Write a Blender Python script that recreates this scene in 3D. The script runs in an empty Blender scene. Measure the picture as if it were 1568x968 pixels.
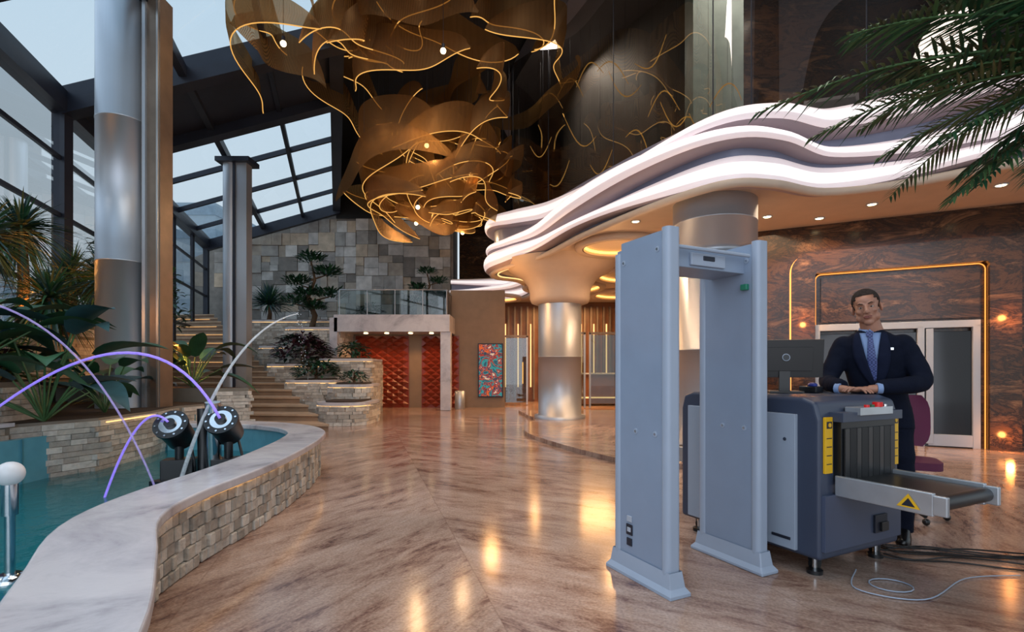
import bpy, math, random
from mathutils import Vector, Matrix
random.seed(11)
S=bpy.context.scene
pi=math.pi
def lin(h):
    h=h.lstrip('#'); r=[]
    for i in (0,2,4):
        c=int(h[i:i+2],16)/255
        r.append(c/12.92 if c<=.04045 else ((c+.055)/1.055)**2.4)
    return (r[0],r[1],r[2],1)
def mul(c,k): return (min(1,c[0]*k),min(1,c[1]*k),min(1,c[2]*k),1)
def nm(name):
    m=bpy.data.materials.new(name); m.use_nodes=True
    nt=m.node_tree; return m,nt,nt.nodes['Principled BSDF']
def pm(name,col,rough=.5,metal=0,es=0,ec=None,var=.12,scale=4,bump=0,bscale=40,coat=0,spec=None):
    m,nt,b=nm(name); c=lin(col)
    N=nt.nodes.new; L=nt.links.new
    b.inputs['Roughness'].default_value=rough; b.inputs['Metallic'].default_value=metal
    if spec is not None: b.inputs['Specular IOR Level'].default_value=spec
    if coat: b.inputs['Coat Weight'].default_value=coat
    tc=N('ShaderNodeTexCoord'); nz=N('ShaderNodeTexNoise'); nz.inputs['Scale'].default_value=scale; nz.inputs['Detail'].default_value=4
    L(tc.outputs['Object'],nz.inputs['Vector'])
    cr=N('ShaderNodeValToRGB'); cr.color_ramp.elements[0].position=.3; cr.color_ramp.elements[1].position=.7
    cr.color_ramp.elements[0].color=mul(c,1-var); cr.color_ramp.elements[1].color=mul(c,1+var)
    L(nz.outputs['Fac'],cr.inputs['Fac']); L(cr.outputs['Color'],b.inputs['Base Color'])
    if bump:
        n2=N('ShaderNodeTexNoise'); n2.inputs['Scale'].default_value=bscale; L(tc.outputs['Object'],n2.inputs['Vector'])
        bp=N('ShaderNodeBump'); bp.inputs['Strength'].default_value=bump; bp.inputs['Distance'].default_value=.02
        L(n2.outputs['Fac'],bp.inputs['Height']); L(bp.outputs['Normal'],b.inputs['Normal'])
    if es:
        b.inputs['Emission Color'].default_value=lin(ec or col); b.inputs['Emission Strength'].default_value=es
    return m
def marble(name,cols,scale=1.2,rough=.12,dist=2.0,rot=0,stretch=(1,1,1),nr=.68):
    m,nt,b=nm(name); N=nt.nodes.new; L=nt.links.new
    b.inputs['Roughness'].default_value=rough
    tc=N('ShaderNodeTexCoord'); mp=N('ShaderNodeMapping'); mp.inputs['Scale'].default_value=stretch; mp.inputs['Rotation'].default_value=(0,rot,0)
    L(tc.outputs['Object'],mp.inputs['Vector'])
    nz=N('ShaderNodeTexNoise'); nz.inputs['Scale'].default_value=scale; nz.inputs['Detail'].default_value=12; nz.inputs['Distortion'].default_value=dist; nz.inputs['Roughness'].default_value=nr
    L(mp.outputs[0],nz.inputs['Vector'])
    cr=N('ShaderNodeValToRGB'); e=cr.color_ramp.elements; n=len(cols)
    e[0].position=.3; e[0].color=lin(cols[0]); e[1].position=.72; e[1].color=lin(cols[-1])
    for i,c in enumerate(cols[1:-1]):
        q=e.new(.3+.42*(i+1)/(n-1)); q.color=lin(c)
    L(nz.outputs['Fac'],cr.inputs['Fac']); L(cr.outputs['Color'],b.inputs['Base Color'])
    return m
def glassm(name,tint,gl=.12,rough=.02,gmax=.9):
    m=bpy.data.materials.new(name); m.use_nodes=True; nt=m.node_tree; nt.nodes.clear(); N=nt.nodes.new; L=nt.links.new
    o=N('ShaderNodeOutputMaterial'); mx=N('ShaderNodeMixShader'); t=N('ShaderNodeBsdfTransparent'); g=N('ShaderNodeBsdfGlossy')
    t.inputs[0].default_value=lin(tint); g.inputs['Roughness'].default_value=rough
    lw=N('ShaderNodeLayerWeight'); lw.inputs[0].default_value=.3
    mr=N('ShaderNodeMapRange'); mr.inputs[3].default_value=gl; mr.inputs[4].default_value=gmax; L(lw.outputs['Fresnel'],mr.inputs[0])
    L(mr.outputs[0],mx.inputs[0]); L(t.outputs[0],mx.inputs[1]); L(g.outputs[0],mx.inputs[2]); L(mx.outputs[0],o.inputs[0])
    return m
def emis(name,col,s):
    m=bpy.data.materials.new(name); m.use_nodes=True; nt=m.node_tree; nt.nodes.clear()
    o=nt.nodes.new('ShaderNodeOutputMaterial'); e=nt.nodes.new('ShaderNodeEmission'); e.inputs[0].default_value=lin(col); e.inputs[1].default_value=s
    nt.links.new(e.outputs[0],o.inputs[0]); return m

def floor_mat():
    m,nt,b=nm('polished_marble_floor'); N=nt.nodes.new; L=nt.links.new
    b.inputs['Roughness'].default_value=.15; b.inputs['Specular IOR Level'].default_value=.55
    tc=N('ShaderNodeTexCoord'); mp=N('ShaderNodeMapping')
    mp.inputs['Rotation'].default_value=(0,0,math.atan2(-2.72,9.3))
    L(tc.outputs['Object'],mp.inputs['Vector'])
    sp=N('ShaderNodeSeparateXYZ'); L(mp.outputs[0],sp.inputs[0])
    def M(op,a,bv=None):
        n=N('ShaderNodeMath'); n.operation=op
        for i,x in enumerate((a,bv)):
            if x is None: continue
            if isinstance(x,(int,float)): n.inputs[i].default_value=x
            else: L(x,n.inputs[i])
        return n.outputs[0]
    q0=M('SUBTRACT',sp.outputs[0],.72)
    pp=M('ABSOLUTE',q0); q=M('PINGPONG',pp,3.4); s=sp.outputs[1]
    a=M('ADD',q,s); c=M('SUBTRACT',q,s)
    cb=N('ShaderNodeCombineXYZ'); L(M('MULTIPLY',a,2.1),cb.inputs[0]); L(M('MULTIPLY',c,.6),cb.inputs[1])
    side=M('MULTIPLY',M('SIGN',q0),3.3); L(side,cb.inputs[2])
    nz=N('ShaderNodeTexNoise'); nz.inputs['Scale'].default_value=1.6; nz.inputs['Detail'].default_value=14; nz.inputs['Roughness'].default_value=.79; nz.inputs['Distortion'].default_value=.3
    L(cb.outputs[0],nz.inputs['Vector'])
    cr=N('ShaderNodeValToRGB'); e=cr.color_ramp.elements
    e[0].position=.3; e[0].color=lin('#46302a'); e[1].position=.74; e[1].color=lin('#dfcdc0')
    for p_,c_ in ((.39,'#785850'),(.45,'#a48474'),(.52,'#ba9d8c'),(.62,'#c9ae9e')):
        x=e.new(p_); x.color=lin(c_)
    L(nz.outputs['Fac'],cr.inputs['Fac'])
    n2=N('ShaderNodeTexNoise'); n2.inputs['Scale'].default_value=.5; n2.inputs['Detail'].default_value=3; L(tc.outputs['Object'],n2.inputs['Vector'])
    mr=N('ShaderNodeMapRange'); mr.inputs[1].default_value=.32; mr.inputs[2].default_value=.66; mr.inputs[3].default_value=.62; mr.inputs[4].default_value=1.0; L(n2.outputs['Fac'],mr.inputs[0])
    n3=N('ShaderNodeTexNoise'); n3.inputs['Scale'].default_value=60; n3.inputs['Detail'].default_value=2; L(tc.outputs['Object'],n3.inputs['Vector'])
    m3=N('ShaderNodeMapRange'); m3.inputs[1].default_value=.3; m3.inputs[2].default_value=.7; m3.inputs[3].default_value=.76; m3.inputs[4].default_value=1.15; L(n3.outputs['Fac'],m3.inputs[0])
    mx=N('ShaderNodeMix'); mx.data_type='RGBA'; mx.blend_type='MULTIPLY'; mx.inputs[0].default_value=1
    L(cr.outputs['Color'],mx.inputs[6]); L(M('MULTIPLY',mr.outputs[0],m3.outputs[0]),mx.inputs[7])
    j1=M('LESS_THAN',M('PINGPONG',pp,.85),.005)
    j2=M('LESS_THAN',M('PINGPONG',s,.85),.004)
    j=M('MULTIPLY',M('MAXIMUM',j1,j2),.3)
    m2=N('ShaderNodeMix'); m2.data_type='RGBA'; L(j,m2.inputs[0]); L(mx.outputs[2],m2.inputs[6]); m2.inputs[7].default_value=lin('#6a4c3c')
    L(m2.outputs[2],b.inputs['Base Color'])
    return m

class MB:
    def __init__(s): s.v=[];s.f=[];s.fm=[];s.sm=[];s.mats=[];s.M=Matrix.Identity(4)
    def mi(s,m):
        if m not in s.mats: s.mats.append(m)
        return s.mats.index(m)
    def add(s,vs,fs,mat,smooth=False):
        o=len(s.v); s.v+= [s.M@Vector(v) for v in vs]
        k=s.mi(mat) if not isinstance(mat,list) else None
        for i,f in enumerate(fs):
            s.f.append([o+j for j in f]); s.fm.append(k if k is not None else s.mi(mat[i])); s.sm.append(smooth)
    def box(s,c,d,mat,rz=0,rx=0,ry=0):
        R=Matrix.Rotation(rz,3,'Z')@Matrix.Rotation(ry,3,'Y')@Matrix.Rotation(rx,3,'X'); c=Vector(c)
        vs=[c+R@Vector((x*d[0]/2,y*d[1]/2,z*d[2]/2)) for z in(-1,1) for x,y in((-1,-1),(1,-1),(1,1),(-1,1))]
        s.add(vs,[(3,2,1,0),(4,5,6,7),(0,1,5,4),(1,2,6,5),(2,3,7,6),(3,0,4,7)],mat)
    def tube(s,pts,r,mat,n=8,caps=True,sy=1.0):
        pts=[Vector(p) for p in pts]; N=len(pts)
        if not isinstance(r,(list,tuple)): r=[r]*N
        vs=[];fs=[]; t0=(pts[1]-pts[0]).normalized()
        up=Vector((0,0,1)) if abs(t0.z)<.9 else Vector((1,0,0))
        u=t0.cross(up).normalized()
        for i,p in enumerate(pts):
            t=((pts[min(i+1,N-1)]-pts[max(i-1,0)])).normalized()
            u=(u-t*u.dot(t))
            u=u.normalized() if u.length>1e-6 else t.orthogonal().normalized()
            w=t.cross(u)
            for k in range(n):
                a=2*pi*k/n; vs.append(p+(u*math.cos(a)+w*math.sin(a)*sy)*r[i])
        for i in range(N-1):
            for k in range(n):
                fs.append((i*n+k,i*n+(k+1)%n,(i+1)*n+(k+1)%n,(i+1)*n+k))
        s.add(vs,fs,mat,True)
        if caps:
            s.add([vs[k] for k in range(n)],[tuple(range(n))[::-1]],mat); s.add([vs[(N-1)*n+k] for k in range(n)],[tuple(range(n))],mat)
    def cyl(s,a,b,r,mat,n=24,r2=None): s.tube([a,b],[r,r if r2 is None else r2],mat,n)
    def prism(s,poly,z0,z1,mat,top=None):
        A=sum(poly[i][0]*poly[(i+1)%len(poly)][1]-poly[(i+1)%len(poly)][0]*poly[i][1] for i in range(len(poly)))
        if A<0: poly=poly[::-1]
        n=len(poly); vs=[(p[0],p[1],z0) for p in poly]+[(p[0],p[1],z1) for p in poly]
        fs=[(i,(i+1)%n,n+(i+1)%n,n+i) for i in range(n)]
        s.add(vs,fs,mat); s.add(vs,[tuple(range(n,2*n))],top or mat); s.add(vs,[tuple(range(n))[::-1]],mat)
    def lathe(s,prof,c,mat,n=48,caps=True):
        vs=[];fs=[];m=len(prof)
        for r,z in prof:
            for k in range(n):
                a=2*pi*k/n; vs.append((c[0]+r*math.cos(a),c[1]+r*math.sin(a),c[2]+z))
        for i in range(m-1):
            for k in range(n): fs.append((i*n+k,i*n+(k+1)%n,(i+1)*n+(k+1)%n,(i+1)*n+k))
        s.add(vs,fs,mat,True)
        if caps: s.add([vs[(m-1)*n+k] for k in range(n)],[tuple(range(n))],mat); s.add([vs[k] for k in range(n)],[tuple(range(n))[::-1]],mat)
    def ell(s,c,r,mat,n=16,m=10,R=None):
        c=Vector(c); vs=[];fs=[]
        if not isinstance(r,(tuple,list)): r=(r,r,r)
        R=R or Matrix.Identity(3)
        for i in range(m+1):
            th=pi*i/m
            for k in range(n):
                a=2*pi*k/n; vs.append(c+R@Vector((r[0]*math.sin(th)*math.cos(a),r[1]*math.sin(th)*math.sin(a),-r[2]*math.cos(th))))
        for i in range(m):
            for k in range(n): fs.append((i*n+k,i*n+(k+1)%n,(i+1)*n+(k+1)%n,(i+1)*n+k))
        s.add(vs,fs,mat,True)
    def loft(s,rings,mat,n=24,e=2.0):
        vs=[];fs=[];m=len(rings)
        for cx,cy,cz,rx,ry in rings:
            for k in range(n):
                a=2*pi*k/n; ca,sa=math.cos(a),math.sin(a)
                vs.append((cx+rx*math.copysign(abs(ca)**(2/e),ca),cy+ry*math.copysign(abs(sa)**(2/e),sa),cz))
        for i in range(m-1):
            for k in range(n): fs.append((i*n+k,i*n+(k+1)%n,(i+1)*n+(k+1)%n,(i+1)*n+k))
        s.add(vs,fs,mat,True); s.add([vs[(m-1)*n+k] for k in range(n)],[tuple(range(n))],mat); s.add([vs[k] for k in range(n)],[tuple(range(n))[::-1]],mat)
    def leaf(s,b,d,L,w,droop,mat,n=5,fold=.0,tip=1.0,up=Vector((0,0,1))):
        b=Vector(b); d=Vector(d).normalized(); sd=d.cross(up)
        sd=sd.normalized() if sd.length>.05 else Vector((1,0,0))
        vs=[];fs=[]
        for i in range(n+1):
            t=i/n; p=b+d*(L*t)+Vector((0,0,-droop*L*t*t))
            ww=w*(math.sin(pi*min(1,(t*.92+.08))**tip)) if i<n else 0.0
            ww=max(ww,.001); nn=Vector((0,0,1))*fold*ww
            vs+=[p-sd*ww/2+nn,p,p+sd*ww/2+nn]
        for i in range(n):
            a=i*3; fs+=[(a,a+1,a+4,a+3),(a+1,a+2,a+5,a+4)]
        s.add(vs,fs,mat,True)
    def build(s,name,parent=None,bevel=0,seg=2,remesh=0,smooth=0,solid=0,shade=None):
        me=bpy.data.meshes.new(name); me.from_pydata([tuple(v) for v in s.v],[],s.f)
        for m in s.mats: me.materials.append(m)
        me.polygons.foreach_set('material_index',s.fm); me.polygons.foreach_set('use_smooth',s.sm); me.update()
        ob=bpy.data.objects.new(name,me); S.collection.objects.link(ob)
        if parent: ob.parent=parent
        if remesh:
            r=ob.modifiers.new('r','REMESH'); r.mode='VOXEL'; r.voxel_size=remesh; r.use_smooth_shade=True
        if smooth:
            r=ob.modifiers.new('s','SMOOTH'); r.iterations=smooth; r.factor=.5
        if bevel:
            r=ob.modifiers.new('b','BEVEL'); r.width=bevel; r.segments=seg; r.limit_method='ANGLE'; r.angle_limit=math.radians(50)
        if solid:
            r=ob.modifiers.new('so','SOLIDIFY'); r.thickness=solid; r.offset=0
        return ob
def empty(name,loc=(0,0,0),rz=0,sc=1):
    e=bpy.data.objects.new(name,None); S.collection.objects.link(e); e.location=loc; e.rotation_euler=(0,0,rz); e.scale=(sc,sc,sc); e.empty_display_size=.1; return e
def cr(pts,n=6):
    P=[Vector(p) for p in pts]; out=[]
    for i in range(len(P)-1):
        p0=P[max(i-1,0)];p1=P[i];p2=P[i+1];p3=P[min(i+2,len(P)-1)]
        for k in range(n):
            t=k/n; out.append(.5*((2*p1)+(p2-p0)*t+(2*p0-5*p1+4*p2-p3)*t*t+(3*p1-p0-3*p2+p3)*t**3))
    out.append(P[-1]); return out
def normals2(path):
    r=[]
    for i,p in enumerate(path):
        t=path[min(i+1,len(path)-1)]-path[max(i-1,0)]; t=Vector((t.x,t.y)).normalized(); r.append(Vector((-t.y,t.x)))
    return r
U=random.uniform
# ---------- materials
mFloor=floor_mat()
mMarbW=marble('white_marble',['#8f8d94','#bcbac0','#cfcdd1','#c6c4ca'],1.3,.2,.6)
mSt=[pm('split_stone_%d'%i,c,.75,var=.18,scale=12,bump=.7,bscale=25) for i,c in enumerate(['#bbb4a8','#a29c92','#cfc9be','#aea498','#c4beb4'])]
mGrout=pm('stone_grout','#7a7368',.9)
mClad=[pm('clad_stone_%d'%i,c,.65,var=.22,scale=3.5,bump=.4,bscale=12) for i,c in enumerate(['#b5b3b0','#8f8c88','#c6c4c0','#a39a8e','#9a9894','#b8a894','#77736e'])]
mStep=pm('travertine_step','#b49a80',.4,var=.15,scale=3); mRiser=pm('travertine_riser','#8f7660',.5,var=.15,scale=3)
mBrown=marble('brown_veined_marble',['#0e0906','#2e1d12','#54361f','#1f130c','#5e4029','#8a6444','#3a2617'],2.0,.2,.7,rot=.7,stretch=(.5,.5,1.4),nr=.78)
mSteel=pm('brushed_column_steel','#b4bac2',.42,.7,var=.04,scale=1.2)
mSteelC=pm('satin_column_metal','#b7b4b2',.3,.85,var=.05,scale=1.2)
mBronze=pm('bronze_metal','#7c6e62',.4,.6)
mDark=pm('dark_steel_frame','#262b38',.45,.3)
mBlack=pm('black_ceiling','#0b0a0a',.6)
mCream=pm('cream_plaster','#c4b19e',.5,var=.04)
mMauve=pm('mauve_plaster','#6e6a70',.4,var=.05)
mMauve2=pm('upper_grey_wall','#6c6866',.5,var=.1,scale=1)
mGlassR=glassm('roof_glass','#f2f8fc',.02,gmax=.5)
mGlassB=glassm('smoked_glass','#96948f',.24,gmax=.7)
mGlassC=glassm('clear_glass','#d0dada',.06)
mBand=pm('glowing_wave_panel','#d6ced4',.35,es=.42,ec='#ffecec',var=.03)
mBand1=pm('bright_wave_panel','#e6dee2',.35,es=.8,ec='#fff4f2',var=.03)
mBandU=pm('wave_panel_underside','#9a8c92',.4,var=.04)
mBandG=pm('wave_panel_shade_grey','#7d8094',.3,.2,var=.05)  # bluish grey stands in for the shadow stripes between the glowing bands
mWarm=emis('warm_led','#ffb35a',3.5)
mWarmS=emis('warm_led_soft','#ffc680',1.8)
mWarmD=emis('cove_glow','#ff9c4a',1.8)
mBulb=emis('lamp_bulb','#ffdfa8',10)
mGold=emis('gold_ribbon_edge','#e6aa58',1.2)
mTrunk=pm('palm_trunk','#5a4632',.85,bump=.8,bscale=25,var=.3)
mLf=[pm('leaf_green_%d'%i,c,.45,var=.25,scale=6) for i,c in enumerate(['#305c3c','#204c32','#4a6b40','#2c4f54','#173822'])]
mLfY=pm('leaf_olive','#6c6a3a',.5,var=.3); mLfR=pm('leaf_burgundy','#4a2c36',.5,var=.3)
mSoil=pm('soil','#3a2c20',.9,bump=.6)
def ribmat():
    m=bpy.data.materials.new('amber_mesh_ribbon'); m.use_nodes=True; nt=m.node_tree; nt.nodes.clear(); N=nt.nodes.new; L=nt.links.new
    o=N('ShaderNodeOutputMaterial'); d=N('ShaderNodeBsdfDiffuse'); t=N('ShaderNodeBsdfTranslucent'); tr=N('ShaderNodeBsdfTransparent'); g=N('ShaderNodeBsdfGlossy')
    d.inputs[0].default_value=lin('#6e573e'); t.inputs[0].default_value=lin('#8c6a3e'); tr.inputs[0].default_value=lin('#c8b090'); g.inputs[0].default_value=lin('#a8885f'); g.inputs['Roughness'].default_value=.4
    a=N('ShaderNodeMixShader'); b=N('ShaderNodeMixShader'); c=N('ShaderNodeMixShader')
    a.inputs[0].default_value=.5; L(d.outputs[0],a.inputs[1]); L(t.outputs[0],a.inputs[2])
    b.inputs[0].default_value=.15; L(a.outputs[0],b.inputs[1]); L(g.outputs[0],b.inputs[2])
    tc=N('ShaderNodeTexCoord'); w=N('ShaderNodeTexWave'); w.inputs['Scale'].default_value=22; w.inputs['Distortion'].default_value=.5; L(tc.outputs['Object'],w.inputs['Vector'])
    mr=N('ShaderNodeMapRange'); mr.inputs[3].default_value=.2; mr.inputs[4].default_value=.6; L(w.outputs['Fac'],mr.inputs[0])
    L(mr.outputs[0],c.inputs[0]); L(b.outputs[0],c.inputs[1]); L(tr.outputs[0],c.inputs[2]); L(c.outputs[0],o.inputs[0]); return m
mRib=ribmat()
def stones(b,path,z0,z1,rh,wmin,wmax,dep,mats=mSt,jut=.03):
    P=[Vector((p[0],p[1])) for p in path]; cum=[0]
    for i in range(1,len(P)): cum.append(cum[-1]+(P[i]-P[i-1]).length)
    def at(s):
        for i in range(1,len(P)):
            if s<=cum[i] or i==len(P)-1:
                t=(s-cum[i-1])/max(1e-6,cum[i]-cum[i-1]); return P[i-1].lerp(P[i],min(t,1)),P[i]-P[i-1]
    z=z0
    while z<z1-.02:
        h=min(rh*U(.75,1.25),z1-z)
        if z1-z-h<rh*.4: h=z1-z
        s=U(-.05,0)
        while s<cum[-1]:
            w=U(wmin,wmax); sc=min(cum[-1],max(0,s+w/2)); p,t=at(sc)
            b.box((p.x,p.y,z+h/2),(w-.005,dep+U(0,jut)*2,h-.005),random.choice(mats),rz=math.atan2(t.y,t.x)); s+=w
        z+=h

# ---------- floor
b=MB(); b.add([(-16,-6,0),(16,-6,0),(16,26,0),(-16,26,0)],[(0,1,2,3)],mFloor); b.build('floor')
b=MB()
pl=[(p.x,p.y) for p in cr([(1.9,7.0,0),(1.45,7.5,0),(.75,9.0,0),(.3,10.4,0),(.3,11.8,0),(.6,13.2,0),(.4,14.5,0),(.2,16,0)],5)]+[(5.1,16),(5.1,11),(4.6,8.0),(3.2,6.9)]
b.prism(pl,0.001,.07,mFloor); b.build('trim_1')
# ---------- roof glazing
e=Vector((-1,-.12,-.33)); q=Vector((-.34,1,0)); O=Vector((0,0,8.15))
def R(p,t): return O+q*t+e*p
PE=5.1
b=MB(); b.add([R(0,-6),R(PE,-6),R(PE,21.8),R(0,21.8)],[(0,1,2,3)],mGlassR)
ev0=R(PE,-6); ev1=R(PE,21.8)
b.add([ev0,ev1,(ev1.x,ev1.y,0),(ev0.x,ev0.y,0)],[(0,1,2,3)],mGlassR)
def beam(b,a,c,w,h,mat):
    a=Vector(a);c=Vector(c);t=(c-a).normalized(); sd=t.cross(Vector((0,0,1)));sd=sd.normalized() if sd.length>.01 else Vector((1,0,0)); up=sd.cross(t)
    vs=[]
    for p in (a,c):
        for x,z in((-1,-1),(1,-1),(1,1),(-1,1)): vs.append(p+sd*x*w/2+up*z*h/2)
    b.add(vs,[(3,2,1,0),(4,5,6,7),(0,1,5,4),(1,2,6,5),(2,3,7,6),(3,0,4,7)],mat)
for p,w,h in((0,.3,.4),(1.35,.1,.16),(2.9,.14,.22),(PE,.3,.4)):
    beam(b,R(p,-6),R(p,21.8),w,h,mDark)
for t,w,h in((-3.5,.08,.14),(-1.3,.08,.14),(1,.1,.2),(3.2,.08,.14),(5.4,.08,.14),(7.6,.2,.3),(15.2,.08,.14),(17.4,.08,.14),(19.6,.08,.14),(21.6,.2,.4)):
    beam(b,R(-.1,t)-Vector((0,0,h/2-.08)),R(PE,t)-Vector((0,0,h/2-.08)),w,h,mDark)
    g=R(PE,t); beam(b,g,(g.x,g.y,0),.1 if w<.2 else .2,.12,mDark)
for t in (10.6,12.9):
    beam(b,R(-.1,t),R(PE,t),.3,.5,mDark); g=R(PE,t); beam(b,g,(g.x,g.y,0),.25,.2,mDark)
dz=Vector((0,0,.02)); b.add([R(0,10.6)-dz,R(PE,10.6)-dz,R(PE,12.9)-dz,R(0,12.9)-dz],[(0,1,2,3)],mDark)
for z in(1.6,2.9,4.3,5.4): beam(b,(ev0.x,ev0.y,z),(ev1.x,ev1.y,z),.06,.08,mDark)
b.build('window_1')
b=MB(); a0=R(0,-6);a1=R(0,21.8)
CZ=10.2
b.add([(a0.x,a0.y,CZ),(a1.x,a1.y,CZ),(12,24,CZ),(14,-6,CZ)],[(0,1,2,3)],mBlack); b.add([a0,a1,(a1.x,a1.y,CZ),(a0.x,a0.y,CZ)],[(0,1,2,3)],mBlack); b.build('ceiling')
b=MB()
w0=R(PE,21.9); w1=R(0,21.9)
b.add([(w0.x-1,w0.y,0),(-2.6,21.9,0),(-2.6,21.9,7.5),(-5.4,21.9,7.8),(w1.x,21.9,8.2),(w0.x,21.9,w0.z),(w0.x-1,21.9,w0.z-.4)],[(0,1,2,3,4,5,6)],mClad[6])
def part(x0,x1,z0,z1,d):
    w,h=x1-x0,z1-z0
    if d==0 or (w<.75 and h<.6) or (d<3 and w<1.1 and h<.9 and U(0,1)<.3):
        cx=(x0+x1)/2; p=(w1.x-cx)/(w1.x-w0.x)
        lim=w1.z+(w0.z-w1.z)*max(0,p)
        if cx>w1.x: lim=8.1-(cx-w1.x)*.12
        if z1>lim: return
        dd=U(.05,.12); b.box((cx,21.9-dd/2,(z0+z1)/2),(w-.015,dd,h-.015),random.choice(mClad)); return
    if w*U(.8,1.25)>h*1.15: k=x0+w*U(.35,.65); part(x0,k,z0,z1,d-1); part(k,x1,z0,z1,d-1)
    else: k=z0+h*U(.35,.65); part(x0,x1,z0,k,d-1); part(x0,x1,k,z1,d-1)
x=-12.6
while x<-2.7:
    part(x,x+2.0,2.4,8.2,7); x+=2.0
b.box((-2.5,21.75,8.95),(9.8,.1,2.5),mBlack)
b.build('wall_far')
b=MB(); b.box((4.6,23.6,7.3),(14,.2,5.2),mBrown); b.box((-2.6,22.8,4.2),(.2,1.8,8.2),mClad[1]); b.build('wall_upper')
mBld=pm('pale_facade','#a6b6c2',.8,var=.06); mBld2=pm('facade_glass','#8a9fb0',.4)
for i,(x,y,w,d,h) in enumerate(((-22,36,6,6,12),(-31,24,8,8,10),(-15.5,38,5,5,11),(-27,12,6,8,8))):
    b=MB(); b.box((x,y,h/2),(w,d,h),mBld)
    for k in range(int(h/1.5)): b.box((x,y,k*1.5+1),(w+.1,d+.1,.6),mBld2)
    b.build('office_building')
# ---------- steel columns left
b=MB(); b.lathe([(.38,0),(.38,.06),(.34,.1),(.34,3.0),(.345,3.0),(.345,3.02),(.34,3.02),(.34,5.2),(.345,5.2),(.345,5.22),(.34,5.22),(.34,8.0)],(-6.12,8.1,0),mSteel,40)
b.box((-5.64,8.2,3.6),(.3,.3,7.2),mBronze); b.box((-5.72,8.03,3.6),(.05,.05,7.2),mSteel); b.box((-5.52,8.04,3.6),(.03,.04,7.2),mSteelC); b.build('steel_column')
b=MB(); b.lathe([(.2,0),(.2,6.9)],(-7.62,14,0),mSteel,32); b.box((-7.28,14,3.45),(.3,.3,6.9),mSteel); b.box((-7.45,13.85,3.45),(.06,.08,6.9),mDark); b.box((-7.45,14,6.95),(.9,.6,.12),mDark); b.build('steel_column')
# ---------- balcony
FP=[(11,4.9,4.1,5.35),(8.4,6.1,4.1,5.35),(6.75,6.85,4.1,5.3),(5.85,7.6,4.1,5.25),(4.78,8.0,4.1,5.2),(3.8,7.65,4.1,5.2),(3.12,7.7,4.1,5.15),(2.39,8.75,4.1,5.15),(1.55,10.5,4.1,5.2),(.85,12.1,4.05,5.25),(.1,13.0,4.0,5.3),(-.42,13.7,3.95,5.35),(-.4,14.7,4,5.3),(.3,16,4.1,5.2),(.8,18.5,4.1,5.1),(.2,20.4,4.1,5.0),(-1.2,21.1,4.1,5.0),(-2.5,21.3,4.1,5.0)]
A=cr([(p[0],p[1],p[2]) for p in FP],8); B=cr([(p[0],p[1],p[3]) for p in FP],8)
NR=normals2(A); cum=[0]
for i in range(1,len(A)): cum.append(cum[-1]+(A[i]-A[i-1]).length)
BA=empty('curved_balcony')
b=MB(); n=len(A)
vs=[];fs=[]
for i in range(n): 
    vs+=[(A[i].x,A[i].y,A[i].z),(B[i].x,B[i].y,B[i].z)]
for i in range(n-1): fs.append((2*i,2*i+1,2*i+3,2*i+2))
b.add(vs,fs,mBandG,True)
def bandfam(k,K,amp,hh0,outk,ph,fr):
    vs=[];fs=[];ms=[];M=12
    for i in range(n):
        s=cum[i]; H=B[i].z-A[i].z
        zc=A[i].z+H*(k+.5)/K+amp*math.sin(s*fr+ph)
        hh=hh0*(1+.4*math.sin(s*fr*1.3+ph*2+1))
        ou=outk*(1+.5*math.sin(s*fr*.8+ph+.6))
        for j in range(M+1):
            a=-pi/2+pi*j/M
            o=ou*math.cos(a)**.7 if abs(math.cos(a))>1e-4 else 0
            if j==0:o=-.02
            vs.append((A[i].x+NR[i].x*(o+.02),A[i].y+NR[i].y*(o+.02),zc+hh*math.sin(a)))
    for i in range(n-1):
        for j in range(M):
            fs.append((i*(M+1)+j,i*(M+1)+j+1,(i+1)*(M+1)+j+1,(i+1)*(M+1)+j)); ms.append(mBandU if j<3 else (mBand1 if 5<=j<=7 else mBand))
    b.add(vs,fs,ms,True)
bandfam(0,3,.05,.17,.21,0.2,.62)
bandfam(1,3,.13,.17,.29,2.3,.55)
bandfam(2,3,.09,.16,.24,4.2,.6)
b.tube([(A[i].x+NR[i].x*.07,A[i].y+NR[i].y*.07,A[i].z-.03) for i in range(n)],.07,mCream,8)
b.build('wave_fascia',BA)
b=MB()
back=[(-2.5,24),(13,24),(14,5)]
so=[(p.x,p.y) for p in A]
b.prism(so+back,4.1,4.2,mCream); b.prism(so+back,5.0,5.05,mCream)
b.build('soffit_slab',BA)
b=MB()
b.tube([(A[i].x-NR[i].x*.1,A[i].y-NR[i].y*.1,A[i].z-.03) for i in range(73,n-20)],.018,mWarmS,6)
for cx,cy,r in((2.35,11.3,.8),(3.6,14.8,1.1),(1.7,17,1.2),(4.0,18.6,1.0),(-.6,19.6,.8)):
    b.lathe([(r,3.98),(r+.14,3.96),(r+.18,4.02),(r+.16,4.1),(r-.02,4.1),(r-.02,3.98)],(cx,cy,0),mCream,48,caps=False)
    b.tube([(cx+math.cos(a*pi/24)*(r-.05),cy+math.sin(a*pi/24)*(r-.05),4.06) for a in range(49)],.03,mWarm,6,caps=False)
b.build('cove_lights',BA)
UZ=9.5
b=MB(); vs=[];fs=[]
GI=[(A[i].x-NR[i].x*.45,A[i].y-NR[i].y*.45) for i in range(n-18)]
for g in GI: vs+=[(g[0],g[1],5.03),(g[0],g[1],UZ)]
for i in range(len(GI)-1): fs.append((2*i,2*i+1,2*i+3,2*i+2))
b.add(vs,fs,mGlassB,True)
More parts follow.
